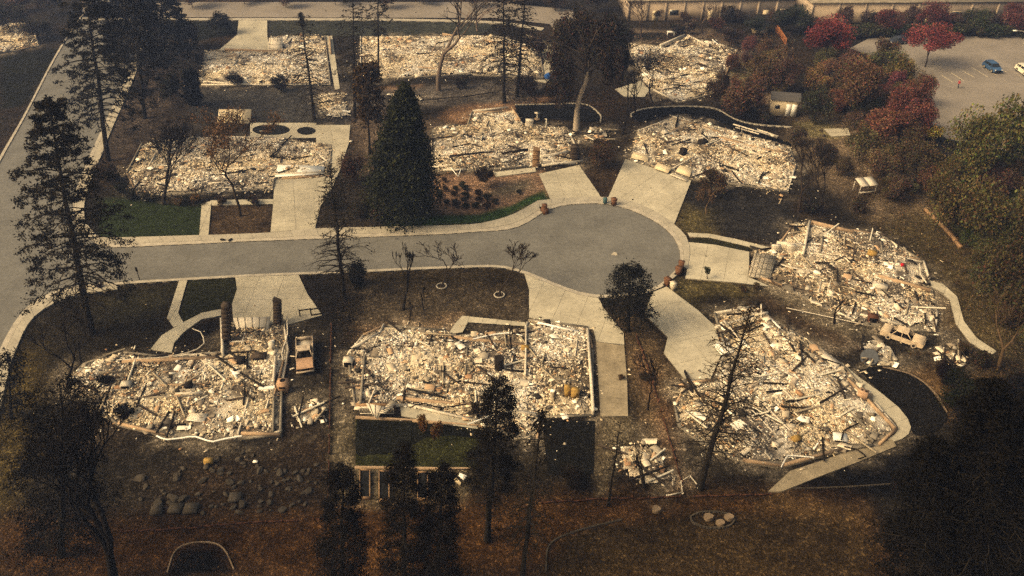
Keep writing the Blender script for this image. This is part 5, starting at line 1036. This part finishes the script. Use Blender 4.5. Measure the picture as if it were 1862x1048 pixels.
# person
def person(px, py, label):
    b = G(px, py); t = thing('person', label, 'person', b, R(200))
    J = [(0, 0, .95, .13, .10), (0, .01, 1.18, .15, .10), (.03, .01, 1.40, .17, .11), (.05, .01, 1.52, .06, .06), (.07, .02, 1.66, .095, .11),   # spine to head
         (.03, .20, 1.42, .07, .07), (-.06, .27, 1.17, .05, .05), (.10, .26, .97, .04, .04), (.03, -.20, 1.42, .07, .07), (-.05, -.28, 1.17, .05, .05), (.12, -.27, 1.0, .04, .04),
         (.02, .10, .90, .10, .10), (.14, .10, .50, .075, .075), (.02, .10, .09, .05, .05), (.16, .10, .04, .045, .04), (-.02, -.10, .90, .10, .10), (-.12, -.10, .50, .075, .075), (-.34, -.10, .13, .05, .05), (-.22, -.10, .05, .045, .04)]
    E = [(0, 1), (1, 2), (2, 3), (3, 4), (2, 5), (5, 6), (6, 7), (2, 8), (8, 9), (9, 10), (0, 11), (11, 12), (12, 13), (13, 14), (0, 15), (15, 16), (16, 17), (17, 18)]
    me = bpy.data.meshes.new('body'); me.from_pydata([j[:3] for j in J], E, []); o = bpy.data.objects.new('body', me); COL.objects.link(o); o.parent = t
    sm = o.modifiers.new('skin', 'SKIN'); sm.use_smooth_shade = True
    if not me.skin_vertices: me.skin_vertices.new()
    for v, j in zip(me.skin_vertices[0].data, J): v.radius = j[3:]
    me.skin_vertices[0].data[0].use_root = True
    ss = o.modifiers.new('sub', 'SUBSURF'); ss.levels = 1; ss.render_levels = 1
    m = bpy.data.materials.new('figure'); m.use_nodes = True; N, L = m.node_tree.nodes, m.node_tree.links
    tc = N.new('ShaderNodeTexCoord'); sx = N.new('ShaderNodeSeparateXYZ'); cr = N.new('ShaderNodeValToRGB'); L.new(tc.outputs['Object'], sx.inputs[0])
    mr = N.new('ShaderNodeMapRange'); mr.inputs[2].default_value = 1.8; L.new(sx.outputs[2], mr.inputs[0]); L.new(mr.outputs[0], cr.inputs[0]); L.new(cr.outputs[0], N['Principled BSDF'].inputs['Base Color'])
    cr.color_ramp.interpolation = 'CONSTANT'; e = cr.color_ramp.elements; e[0].position = 0; e[0].color = (.02, .02, .022, 1); e[1].position = .05; e[1].color = (.03, .035, .05, 1)
    for p, c in ((.52, (.32, .03, .035, 1)), (.845, (.42, .26, .18, 1))): x = e.new(p); x.color = c
    me.materials.append(m)
    MB().tube([(.045, .02, 1.66), (.05, .02, 1.76), (.06, .02, 1.79)], [.118, .10, .03], 10, cap=True).build('hair', 'char', t, local=True)
person(1741, 161, 'person in a red top walking across the parking lot')
# street lamp
b = G(1860, 84); t = thing('street_lamp', 'grey street lamp with a pale head at the parking lot hedge', 'street lamp', b); tt = AT(1849, 56, b[1])
MB().tube([b, (b[0], b[1], tt[2] * .8), ((b[0] + tt[0]) / 2, b[1], tt[2] * .97), tt], [.12, .09, .07, .06], 8).build('pole', 'kerb', t); MB().box(tt + (-.3, 0, 0), (.9, .35, .2)).build('lamp_head', 'white', t)
# bins
def bin_(x, y, label, col='binbrown', rz=0., lying=False, s=1.):
    b = G(x, y); t = thing('wheeled_bin', label, 'bin', b, rz); 
    if lying: t.rotation_euler = (R(88), 0, rz); t.location = (b[0], b[1], .36)
    mb = MB(); A = np.array([(-.24, -.26), (.24, -.26), (.24, .26), (-.24, .26)]) * s; B = A * 1.28; h = 1.02 * s
    mb.add(np.vstack([np.column_stack([A, np.full(4, .06)]), np.column_stack([B, np.full(4, h)])]), F8); mb.build('body', col, t, local=True)
    l = MB().box((0, 0, h + .03), (.66 * s, .74 * s, .06)).build('lid', col, t, local=True); MB().bar((-.3 * s, .40 * s, h - .02), (.3 * s, .40 * s, h - .02), .05, .05).build('handle', 'char', l, local=True)
    for k in (-1, 1): MB().tube([(k * .27 * s, .26 * s, .13), (k * .33 * s, .26 * s, .13)], .13 * s, 12, cap=True).build('wheel', 'tyre', t, local=True)
M['teal'] = mat('teal_plastic', (.05, .10, .105), nscale=5, namt=.2, rough=.6); M['paleplastic'] = mat('pale_plastic', (.55, .48, .36), nscale=5, namt=.2, rough=.6)
bin_(985, 383, 'brown wheeled bin lying open on its side at the bulb kerb', rz=.5, lying=True, s=1.25); bin_(990, 385, 'brown wheeled bin tipped against the lying one', rz=.2, s=1.05)
bin_(1116, 374, 'brown wheeled bin standing at the foot of the wide driveway', rz=.3, s=1.1); bin_(1100, 371, 'teal wheeled bin between the two upper driveways', 'teal', .2, s=.85)
bin_(1238, 489, 'upper one of two brown bins right of the bulb', rz=1.2, s=1.05); bin_(1233, 500, 'lower one of two brown bins right of the bulb', rz=.9, s=1.1)
bin_(1213, 520, 'brown bin beside the pale box at the lower right driveway', rz=.6, s=1.1); bin_(1223, 527, 'pale cream box bin beside the brown bin', 'paleplastic', .4, s=1.)
# garden shed
b = G(1422, 206); t = thing('garden_shed', 'tan garden shed with grey roof and double doors', 'shed', b, R(-12)); 
MB().box((0, 0, 1.5), (4.6, 3.0, 3.0)).build('wall', 'tan', t, local=True)
rf = MB(); rf.add([(-2.6, -1.7, 2.95), (2.6, -1.7, 2.95), (2.6, .2, 3.9), (-2.6, .2, 3.9), (2.6, 1.9, 2.95), (-2.6, 1.9, 2.95)], [[0, 1, 2, 3], [3, 2, 4, 5]]); rf.add([(-2.3, -1.5, 3.0), (-2.3, 1.5, 3.0), (-2.3, .2, 3.8)], [[0, 1, 2]]); rf.build('roof', mat('grey_shingle', (.075, .07, .068), nscale=4, namt=.35), t, local=True)
for k in (0, 1):
    d = MB().box((.75 + k * .95, -1.52, 1.25), (.85, .06, 2.2)).build('door', 'white', t, local=True); MB().box((1.1 + k * .22, -1.56, 1.0), (.05, .04, .2)).build('handle', 'char', d, local=True)
MB().box((-1.2, -1.51, 1.7), (.8, .05, .7)).build('window', 'glass', t, local=True)
# small arbour
b = G(1570, 350); t = thing('arbour', 'small pale open-sided arbour with two roof panels on the slope', 'arbour', b, R(12))
for x in (-1.3, 1.3):
    for y in (-.8, .8): MB().bar((x, y, 0), (x, y, 1.6), .1, .1).build('post', 'burntwhite', t, local=True)
for k in (-1, 1): MB().add(np.vstack([np.array([(k * .72 - .68, -1., 1.55), (k * .72 + .68, -1., 1.55), (k * .72 + .68, .9, 2.0), (k * .72 - .68, .9, 2.0)]), np.array([(k * .72 - .68, -1., 1.62), (k * .72 + .68, -1., 1.62), (k * .72 + .68, .9, 2.07), (k * .72 - .68, .9, 2.07)])]), F8).build('roof_panel', 'burntwhite', t, local=True)
MB().bar((-1.3, -.8, .5), (1.3, -.8, .5), .3, .06).build('seat', 'burntwhite', t, local=True)
# fallen roof sheet near the terrace
o = panel_quad(None, [(395,223,.1),(455,225,.1),(457,199,1.6),(398,199,1.6)], 'tan', 'fallen_roof', ribs=0); tag(o, 'bright tan fallen roof panel behind the left ruin', 'roof panel')
for k in range(6):
    a = G(396 + k * .3, 222 - k * 3.6, .1 + k * .25); MB().bar(a, a + (1.0, 0, .02), .1, .08).build('slat', 'white', o)
# fallen pergola above the upper right ruin
b = G(1375, 250); t = thing('fallen_pergola', 'fallen pergola beams leaning over the black upper right lawn', 'pergola', b)
for (p, q, z1, z2) in (((1333,226),(1400,246),1.6,1.2), ((1338,232),(1380,244),.2,1.4), ((1345,240),(1347,231),.1,1.5), ((1365,252),(1378,238),.1,1.2), ((1390,258),(1395,243),.1,1.3), ((1330,246),(1352,241),.2,.3)): MB().bar(G(*p, z1), G(*q, z2), .18, .18).build('beam', 'burntwhite' if z1 > .15 else 'char', t)
panel_quad(t, [(1376,234,1.5),(1416,247,1.4),(1412,252,.9),(1380,240,1.0)], 'burntwhite', 'roof_sheet')
# fences
def fence(label, pts, n, h, m='char', name='burnt_fence', cat='fence', rails=(.35,), boards=False, lean=.06):
    p = resample(GP(pts), n); t = thing(name, label, cat, p[0])
    for q in p: MB().bar(q, q + (random.gauss(0, lean), random.gauss(0, lean), h * random.uniform(.6, 1.05)), .11, .11).build('post', m, t)
    for z in rails:
        for i in range(n - 1):
            if random.random() < .85: MB().bar(p[i] + (0, 0, z + random.gauss(0, .05)), p[i + 1] + (0, 0, z + random.gauss(0, .05)), .06, .16).build('rail', m, t)
    if boards:
        for i in range(n - 1):
            for k in range(4): q = p[i] + (p[i + 1] - p[i]) * (k + .5) / 4; MB().box(q + (0, 0, h * .5), (.04, .28, h * .9), math.atan2(*(p[i + 1] - p[i])[[1, 0]]) + 1.57).build('board', m, t)
    return t
M['redwood'] = mat('scorched_redwood', (.085, .040, .026), nscale=3, namt=.5); M['orangewood'] = mat('orange_wood', (.26, .105, .045), nscale=3, namt=.3)
fence('long scorched red fence line between the lower left and middle ruins', [(603,592),(601,680),(600,770),(598,860),(597,910)], 24, .5, 'redwood', rails=(.12,))
fence('scorched fence line down the reddish strip', [(1152,600),(1175,660),(1205,760),(1240,880)], 18, .5, 'redwood', rails=(.1,), lean=.1)
fence('leaning orange wooden fence panels beside the dark red tree', [(1410,60),(1418,70),(1428,86)], 5, 2.0, 'orangewood', 'wooden_fence', rails=(.5, 1.7), boards=True)
fence('thin black burnt gate frame at the pickup driveway', [(546,576),(566,575),(587,573)], 3, 1.1, 'char', 'gate_frame', 'gate', rails=(.15, 1.0), lean=.01)
fence('low wire garden fence behind the orange soil', [(695,178),(760,188),(850,180),(900,172)], 9, .9, 'char', 'garden_fence', rails=(.5,))
fence('pale fallen frame by the leaning conifer foot', [(1213,905),(1245,898),(1236,875),(1252,868),(1270,890)], 5, .4, 'burntwhite', 'fallen_fence', 'fence', rails=(.25,))
fence('low fence along the bottom yard boundary', [(220,968),(330,962),(440,952),(600,945)], 14, .35, 'redwood', rails=(.08,))
fence('scorched fence line above the bottom lawn', [(985,915),(1120,908),(1250,905),(1400,900)], 16, .4, 'redwood', rails=(.1,))
# log wall on the slope
b = G(1690, 388); t = thing('retaining_wall', 'tan timber retaining strip along the right hillside', 'retaining wall', b); p = resample(GP([(1682,383),(1705,405),(1725,425),(1746,452)]), 8)
for i in range(7): MB().bar(p[i] + (0, 0, .18), p[i + 1] + (0, 0, .18), .55, .45).build('timber', 'wood', t)
# deck railing and fallen awning
b = G(685, 752); t = thing('deck_railing', 'pale deck railing with thin balusters below the middle ruin', 'railing', b); p0, p1 = G(655, 754), G(716, 754)
for z in (.15, .95): MB().bar(p0 + (0, 0, z), p1 + (0, 0, z), .08, .08).build('rail', 'burntwhite', t)
for q in resample(np.array([p0, p1]), 22): MB().bar(q + (0, 0, .15), q + (0, 0, .95), .05, .05).build('baluster', 'burntwhite', t)
o = panel_quad(None, [(665,733,1.2),(700,740,1.2),(686,762,.5),(678,756,.6)], 'burntwhite', 'fallen_awning', ribs=3); tag(o, 'fallen pale awning lying across the deck railing', 'awning')
o = panel_quad(None, [(712,728,.9),(722,732,.9),(700,752,1.0),(690,750,1.0)], 'burntwhite', 'fallen_ladder', ribs=8, along=1); tag(o, 'pale ladder-like frame leaning by the deck railing', 'ladder')
# appliances and boxes
def boxthing(x, y, size, m, label, name, cat, rz=0., tilt=(0, 0), extra=None, z=0.):
    b = G(x, y) + (0, 0, z); t = thing(name, label, cat, b, rz); t.rotation_euler = (tilt[0], tilt[1], rz); s = size
    mb = MB(); e = .04; mb.box((0, 0, s[2] / 2), s); mb.build('body', m, t, local=True)
    MB().box((0, 0, s[2] + .015), (s[0] * .92, s[1] * .92, .03)).build('top', m, t, local=True)
    if extra == 'drum':
        MB().tube([(.0, .08, s[2] + .03), (.0, .08, s[2] + .05)], [s[0] * .3, s[0] * .27], 16, cap=True).build('drum_opening', 'black', t, local=True); MB().box((0, -s[1] / 2 - .01, s[2] * .55), (s[0] * .7, .02, s[2] * .18)).build('slot', 'black', t, local=True)
    if extra == 'open': MB().box((0, -s[1] / 2 - .01, s[2] * .5), (s[0] * .8, .02, s[2] * .7)).build('opening', 'black', t, local=True)
    if extra == 'door': MB().box((0, -s[1] / 2 - .02, s[2] * .55), (s[0] * .86, .03, s[2] * .8)).build('door', m, t, local=True); MB().box((s[0] * .3, -s[1] / 2 - .05, s[2] * .6), (.05, .04, .16)).build('handle', 'black', t, local=True)
    if extra == 'rings':
        for u in (-.22, .2): MB().tube([(u * s[0], .1, s[2] + .03), (u * s[0], .1, s[2] + .05)], s[0] * .13, 12, cap=True).build('burner', 'black', t, local=True)
    return t
M['ochre'] = mat('scorched_ochre', (.30, .19, .06), nscale=4, namt=.4)
boxthing(517, 710, (1.0, .9, 1.25), 'pinkrust', 'pinkish burnt washing machine below the pickup', 'washing_machine', 'appliance', extra='drum', z=.05)
boxthing(1031, 724, (.6, .6, 1.3), 'ochre', 'narrow ochre scorched cabinet in the middle ruin', 'cabinet', 'cabinet', .1, extra='door', z=.3)
boxthing(1045, 727, (.85, .6, 1.2), 'ochre', 'wider ochre scorched cabinet in the middle ruin', 'cabinet', 'cabinet', -.05, extra='door', z=.3)
boxthing(1566, 727, (.95, .85, .95), 'pinkrust', 'pinkish burnt stove on the lower right ruin wall', 'stove', 'appliance', -.6, extra='rings', z=.2)
boxthing(634, 664, (1.0, .9, .85), 'burntwhite', 'scorched box with a black open front left of the middle ruin', 'open_box', 'box', .0, extra='open')
boxthing(232, 708, (1.0, .8, .55), 'burntwhite', 'pale open box at the left of the lower left ruin', 'open_box', 'box', .1, extra='open', z=.3)
boxthing(346, 710, (.7, .6, .7), 'char', 'small black burnt box in the lower left ruin', 'burnt_box', 'box', .1, extra='open', z=.3)
boxthing(440, 665, (.9, .8, .9), 'char', 'black burnt appliance beside the left chimney pillar', 'burnt_appliance', 'appliance', .2, (.1, .1), 'open', z=.2)
boxthing(473, 658, (1.6, .9, .8), 'brick', 'dark burnt workbench between the chimney pillars', 'workbench', 'workbench', .05, extra='open', z=.2)
boxthing(497, 642, (.6, .4, 1.3), 'burntwhite', 'pale upright metal locker right of the workbench', 'locker', 'locker', 0, extra='door', z=.2)
boxthing(1208, 248, (1.0, .9, .8), 'burntwhite', 'pale square appliance at the left of the upper right ruin', 'burnt_appliance', 'appliance', .4, (.2, 0), 'open', z=.2)
boxthing(1240, 285, (.9, .9, 1.3), 'char', 'black burnt stove in the upper right ruin', 'burnt_stove', 'appliance', .6, (0, .2), 'open', z=.1)
boxthing(1276, 265, (1.5, 1.0, .8), 'char', 'black crumpled tank in the upper right ruin', 'burnt_tank', 'tank', .5, (.2, .1), None, z=.2)
boxthing(1585, 585, (1.1, .8, .9), 'redwood', 'dark reddish burnt crate at the foot of the right ruin', 'crate', 'crate', -.2, extra='open')
boxthing(1583, 470, (1.1, .8, .8), 'ochre', 'ochre scorched cabinet in the right ruin', 'cabinet', 'cabinet', -.4, extra='door', z=.3)
boxthing(1597, 530, (1.7, .8, .6), 'burntwhite', 'pale overturned bathtub in the right ruin', 'bathtub', 'bathtub', -.35, extra=None, z=.4)
boxthing(1445, 805, (.9, .6, .5), 'ochre', 'ochre scorched barrel-like box in the lower right ruin', 'burnt_drum', 'drum', .4, (.2, 0), None, z=.3)
boxthing(1525, 802, (1.3, .9, .35), 'white', 'white broken basin frame in the lower right ruin', 'basin', 'basin', -.2, (.2, 0), 'open', z=.3)
boxthing(380, 842, (.8, .5, .45), 'ochre', 'small ochre box on the dark ground below the lower left ruin', 'crate', 'crate', .1)
boxthing(1638, 490, (.35, .35, .5), mat('red_enamel', (.4, .02, .03), namt=.1), 'small red can in the right ruin', 'red_can', 'can', 0, z=.35)
boxthing(955, 640, (.9, .5, .5), 'ochre', 'tan scorched chest near the black tank in the middle ruin', 'chest', 'chest', .0, extra=None, z=.3)
def drum(x, y, r, L, m, label, name, rz=0., up=False, z=.3):
    b = G(x, y); t = thing(name, label, 'tank', b, rz); a = [(-L / 2, 0, r), (L / 2, 0, r)] if not up else [(0, 0, 0), (0, 0, L)]
    MB().tube(np.array(a) + (0, 0, z), r, 14, cap=True).build('barrel', m, t, local=True)
    for s in (0, 1): p = np.array(a[s]) + (0, 0, z); d = (np.array(a[1]) - np.array(a[0])) / L; MB().tube([p - d * .06, p + d * .06], r * 1.06, 14, cap=True).build('band', m, t, local=True)
drum(487, 713, .25, 1.5, 'white', 'white horizontal water tank below the lower left garage', 'water_tank', .15, z=.25)
drum(908, 676, .5, 1.7, 'char', 'black upright water heater in the middle ruin', 'water_heater', up=True, z=.2)
drum(1367, 708, .3, .9, 'rust', 'rusty fallen drum in the lower right ruin', 'rusty_drum', .5)
drum(1440, 705, .35, 1.0, 'rust', 'small brown drum in the middle of the lower right ruin', 'rusty_drum', 1.)
o = tag(MB().tube([G(1581, 650, .55), G(1581, 650, .62)], [.95, .92], 18, cap=True).build('round_lid', mat('blue_grey_lid', (.07, .075, .085), namt=.2), loc=G(1581, 650, .55)), 'round blue-grey lid on the rubble by the black lawn', 'lid')
# boulders
def rock_mesh(seed):
    import bmesh
    r = np.random.default_rng(seed); bm = bmesh.new(); bmesh.ops.create_icosphere(bm, subdivisions=2, radius=.5); d = r.normal(size=(9, 3)); d /= np.linalg.norm(d, axis=1)[:, None]; o = .24 + .16 * r.random(9)
    for v in bm.verts:
        p = np.array(v.co)
        for k in range(9):
            q = p @ d[k] - o[k]
            if q > 0: p = p - d[k] * q
        v.co = p * np.array([1.1, .9, .75]) + r.normal(0, .008, 3)
    me = bpy.data.meshes.new('boulder'); bm.to_mesh(me); bm.free(); me.materials.append(M['rock']); return me
ROCKS = [rock_mesh(i) for i in range(6)]
random.seed(77)
bp_ = sample_in(GP([(250,870),(430,820),(520,830),(590,850),(585,930),(500,935),(330,935),(255,920)]), 95)
for i, q in enumerate(bp_):
    s = random.uniform(.25, .55) if i > 26 else random.uniform(.55, 1.05); o = put('boulder', ROCKS[i % 6], (*q, s * .02), (0, 0, random.random() * 6), (s * 1.2, s, s))
    tag(o, ('large boulder' if i <= 26 else 'small rock') + ' in the burnt rock garden below the lower left ruin', 'boulder', 'large rock garden boulders' if i <= 26 else 'small rock garden stones')
for (x, y, l) in ((1287,943,'left pinkish stone seat of the fire pit ring'), (1325,944,'right pinkish stone seat of the fire pit ring'), (1309,954,'lower pale stone seat of the fire pit ring'), (1193,930,'lone pinkish stump above the bottom lawn')):
    r = np.random.default_rng(x); a = np.arange(9) * .7; q = np.column_stack([np.cos(a) * .38 * (1 + r.normal(0, .12, 9)), np.sin(a) * .32 * (1 + r.normal(0, .12, 9))]) + G(x, y)[:2]; tag(MB().prism(q, 0, .4).build('stone_stool', 'stone', loc=G(x, y)), l, 'stone seat')
# square stone pavers at the bottom left
for i, (x, y, s) in enumerate(((320,926,1.15),(348,926,1.2),(428,906,1.1),(285,930,1.0))):
    c = G(x, y); tag(MB().box((c[0], c[1], .1), (s, s * .9, .3), .05 * i).build('stone_block', 'rock', loc=c), ['left one of two adjoining square stone blocks in the rock garden','right one of two adjoining square stone blocks in the rock garden','single square stone block at the right of the rock garden','leftmost square stone block in the rock garden'][i], 'stone block')
# raised beds
for i, (x0, x1, y0, y1, l) in enumerate(((655,673,858,908,'leftmost raised bed of dark soil below the sunken lawn'), (690,708,860,912,'middle raised bed of dark soil below the sunken lawn'), (760,778,862,910,'rightmost raised bed of dark soil below the sunken lawn'))):
    P = ccw(GP([(x0, y1), (x1, y1), (x1, y0), (x0, y0)])); t = thing('raised_bed', l, 'raised bed', P.mean(0))
    for k in range(4): MB().bar(P[k] + (0, 0, .15), P[(k + 1) % 4] + (0, 0, .15), .1, .36).build('board', 'wood', t)
    MB().prism(P[:, :2], -.05, .22).build('soil', 'bed', t)
o = panel_quad(None, [(836,860,.7),(850,866,.7),(843,874,.5),(833,865,.5)], 'white', 'fallen_door'); tag(o, 'bright white panel lying beside the dark conifer', 'panel')
o = panel_quad(None, [(824,864,.5),(838,878,.5),(836,884,.1),(821,870,.1)], 'tan', 'fallen_door'); tag(o, 'cream panel lying left of the bright white panel', 'panel')
# birdbath
b = G(977, 217); t = thing('birdbath', 'small pale stone birdbath on the black back lawn', 'birdbath', b)
MB().tube([b, b + (0, 0, .15), b + (0, 0, .2)], [.55, .5, .2], 12).build('base', 'stone', t); MB().tube([b + (0, 0, .2), b + (0, 0, .9), b + (0, 0, 1.15)], [.14, .12, .22], 10).build('stem', 'burntwhite', t); MB().tube([b + (0, 0, 1.1), b + (0, 0, 1.22), b + (0, 0, 1.23), b + (0, 0, 1.15)], [.2, .55, .48, .1], 14).build('bowl', 'burntwhite', t)
# street sign
b = G(254, 509); t = thing('street_sign', 'dark street sign pole at the lower court kerb', 'sign', b); MB().tube([b, b + (0, 0, 1.9)], .05, 6).build('pole', 'char', t); MB().box(b + (0, 0, 1.55), (.28, .04, .62)).build('sign_plate', 'char', t)
# blue heap and red chair on the far driveway
M['blue'] = mat('blue_tarp', (.02, .07, .24), nscale=4, namt=.4); M['redpaint'] = mat('red_paint', (.26, .05, .03), namt=.2)
bm_ = MB(); c = G(998, 142); n = 10; a = np.arange(n) * 6.283 / n
for z, r_ in ((0, 1.0), (.5, .75), (.85, .35), (.95, .05)): pass
bm_.tube([c, c + (0, 0, .5), c + (.1, 0, .9), c + (.15, 0, 1.05)], [1.05, .9, .45, .05], 9); tag(bm_.build('tarp_heap', 'blue', loc=c), 'blue tarp heap on the narrow far driveway', 'tarp')
def chair(x, y, label, m, rz):
    t = thing('garden_chair', label, 'chair', G(x, y), rz); MB().box((0, 0, .5), (.7, .7, .08)).build('seat', m, t, local=True); MB().bar((-.35, 0, .5), (-.6, 0, 1.5), .7, .08).build('backrest', m, t, local=True)
    for u in (-.3, .3):
        for v in (-.3, .3): MB().bar((u, v, 0), (u, v, .5), .08, .08).build('leg', m, t, local=True)
chair(1000, 107, 'left red garden chair on the narrow far driveway', 'redpaint', .6); chair(1010, 103, 'right red garden chair on the narrow far driveway', 'redpaint', 2.2)
t = thing('white_table', 'small white table on the back lawn near the tan building', 'table', G(1219, 66)); MB().box((0, 0, 1.0), (1.7, .9, .1)).build('table_top', 'white', t, local=True)
for u in (-.75, .75):
    for v in (-.35, .35): MB().bar((u, v, 0), (u, v, 1.), .12, .12).build('leg', 'white', t, local=True)
# burnt bundles on the upper sidewalk
for x, l in ((405, 'left black burnt bundle on the court sidewalk'), (419, 'right black burnt bundle on the court sidewalk')): o = put('burnt_bundle', ROCKS[2], G(x, 436, .25), (0, 0, x), (.8, .5, .45)); o.data = ROCKS[2].copy(); o.data.materials.clear(); o.data.materials.append(M['char']); tag(o, l, 'bundle')
# path stones by the upper yard
for i, (x, y) in enumerate(((1493,238),(1497,246),(1520,275),(1542,287),(1605,270))): tag(put('garden_stone', ROCKS[i], G(x, y, .1), (0, 0, i), (.9, .8, .6)), 'pale garden stone in the scrubby yard path', 'stone', 'scrubby yard stones')
# far tan buildings
def building(label, p0, p1, depth, h, n, m='wallpaint', roofm=None):
    a, b = G(*p0), G(*p1); d = b - a; L = np.linalg.norm(d); rz = math.atan2(d[1], d[0]); t = thing('tan_building', label, 'building', a, rz)
    MB().box((L / 2, depth / 2, h / 2), (L, depth, h)).build('wall', m, t, local=True); MB().box((L / 2, depth / 2, h + .15), (L + .8, depth + .8, .3)).build('roof', roofm or 'slab', t, local=True)
    w = L / n
    for i in range(n):
        MB().box((i * w + .2, -.1, h / 2), (.5, .18, h - .02)).build('pilaster', 'wallpaint', t, local=True)
        if i % 3 == 1: 
            f = MB().box((i * w + w / 2, -.04, 1.15), (1.3, .1, 2.3)).build('door', 'tan', t, local=True); MB().box((i * w + w / 2 + .45, -.11, 1.1), (.1, .05, .25)).build('handle', 'char', f, local=True)
        elif i % 3 == 2:
            f = MB().box((i * w + w / 2, -.03, 1.9), (w * .5, .08, 1.3)).build('window', 'tan', t, local=True); MB().box((i * w + w / 2, -.08, 1.9), (w * .45, .03, 1.1)).build('pane', 'glass', f, local=True)
building('long tan building behind the top right ruin', (1140, 38), (1440, 36), 16, 4.6, 9); building('second tan building behind the parking lot hedge', (1470, 42), (1900, 40), 18, 4.6, 9)
b = G(1380, 58); t = thing('hut', 'small tan hut with a dark roof by the bushes', 'hut', b, -.1); MB().box((0, 0, 1.3), (3.2, 2.6, 2.6)).build('wall', 'tan', t, local=True)
rf = MB(); rf.add([(-1.9, -1.7, 2.5), (1.9, -1.7, 2.5), (1.6, .2, 3.9), (-1.6, .2, 3.9), (1.9, 1.7, 2.5), (-1.9, 1.7, 2.5)], [[0, 1, 2, 3], [3, 2, 4, 5], [1, 4, 2], [0, 3, 5]]); rf.build('roof', 'char', t, local=True); MB().box((.5, -1.32, 1.), (.9, .05, 2.)).build('door', 'white', t, local=True)
# ================================================================ LITTER AND AIR
rng = np.random.default_rng(99)
N = 36000; pxs = rng.random(N) * 1960 - 50; pys = 10 + rng.random(N) ** .8 * 1060
pp = np.array([G(a, b_)[:2] for a, b_ in zip(pxs, pys)])
ok = np.ones(N, bool)
for Pq in (COURT, street, GP(LOT)[:, :2], PA, PB, PC, PD, PE, PF, PG, PH, PI_, PJ): ok &= ~inside(Pq, pp[:, 0], pp[:, 1])
cl = fbm(pp[:, 0] / 6, pp[:, 1] / 6, 150); ok &= rng.random(N) < np.clip(cl * 2.2 - .55, .05, 1); pp = pp[ok]; n = len(pp)
ix = np.clip(np.searchsorted(xs, pp[:, 0]), 0, len(xs) - 1); iy = np.clip(np.searchsorted(ys, pp[:, 1]), 0, len(ys) - 1); gc = col[iy * len(xs) + ix]
keepd = rng.random(n) < np.clip(gc.max(1) / .014, .1, 1); pp, gc = pp[keepd], gc[keepd]; n = len(pp)
fac = np.exp(rng.normal(.05, .5, n))[:, None]; cc = np.clip(gc * fac + (rng.random((n, 1)) < .03) * np.array([.16, .12, .08]), .004, .5)
L = np.exp(rng.normal(math.log(.10), .5, n)).clip(.04, .4) * np.clip(pp[:, 1] / 110, .45, 1.3); lit = MB()
chunks(lit, np.column_stack([pp, np.full(n, .0)]), np.stack([L, L * (.3 + .5 * rng.random(n)), L * (.2 + .5 * rng.random(n))], 1), cc, .5)
tag(lit.build('ground_litter', 'rubble'), 'scattered burnt twigs, leaves and stones on the ground', 'litter', None, 'stuff')

hz = MB().box((0, 175, 33), (690, 460, 80)).build('haze', 'black'); tag(hz, 'thin brownish smoke haze', None, None, 'stuff')
hm = bpy.data.materials.new('smoke_haze'); hm.use_nodes = True; nt = hm.node_tree; nt.nodes.clear()
out = nt.nodes.new('ShaderNodeOutputMaterial'); pv = nt.nodes.new('ShaderNodeVolumePrincipled'); nt.links.new(pv.outputs[0], out.inputs['Volume'])
pv.inputs['Color'].default_value = (.36, .50, .98, 1); pv.inputs['Density'].default_value = .00046; pv.inputs['Anisotropy'].default_value = .2
hz.data.materials.clear(); hz.data.materials.append(hm)
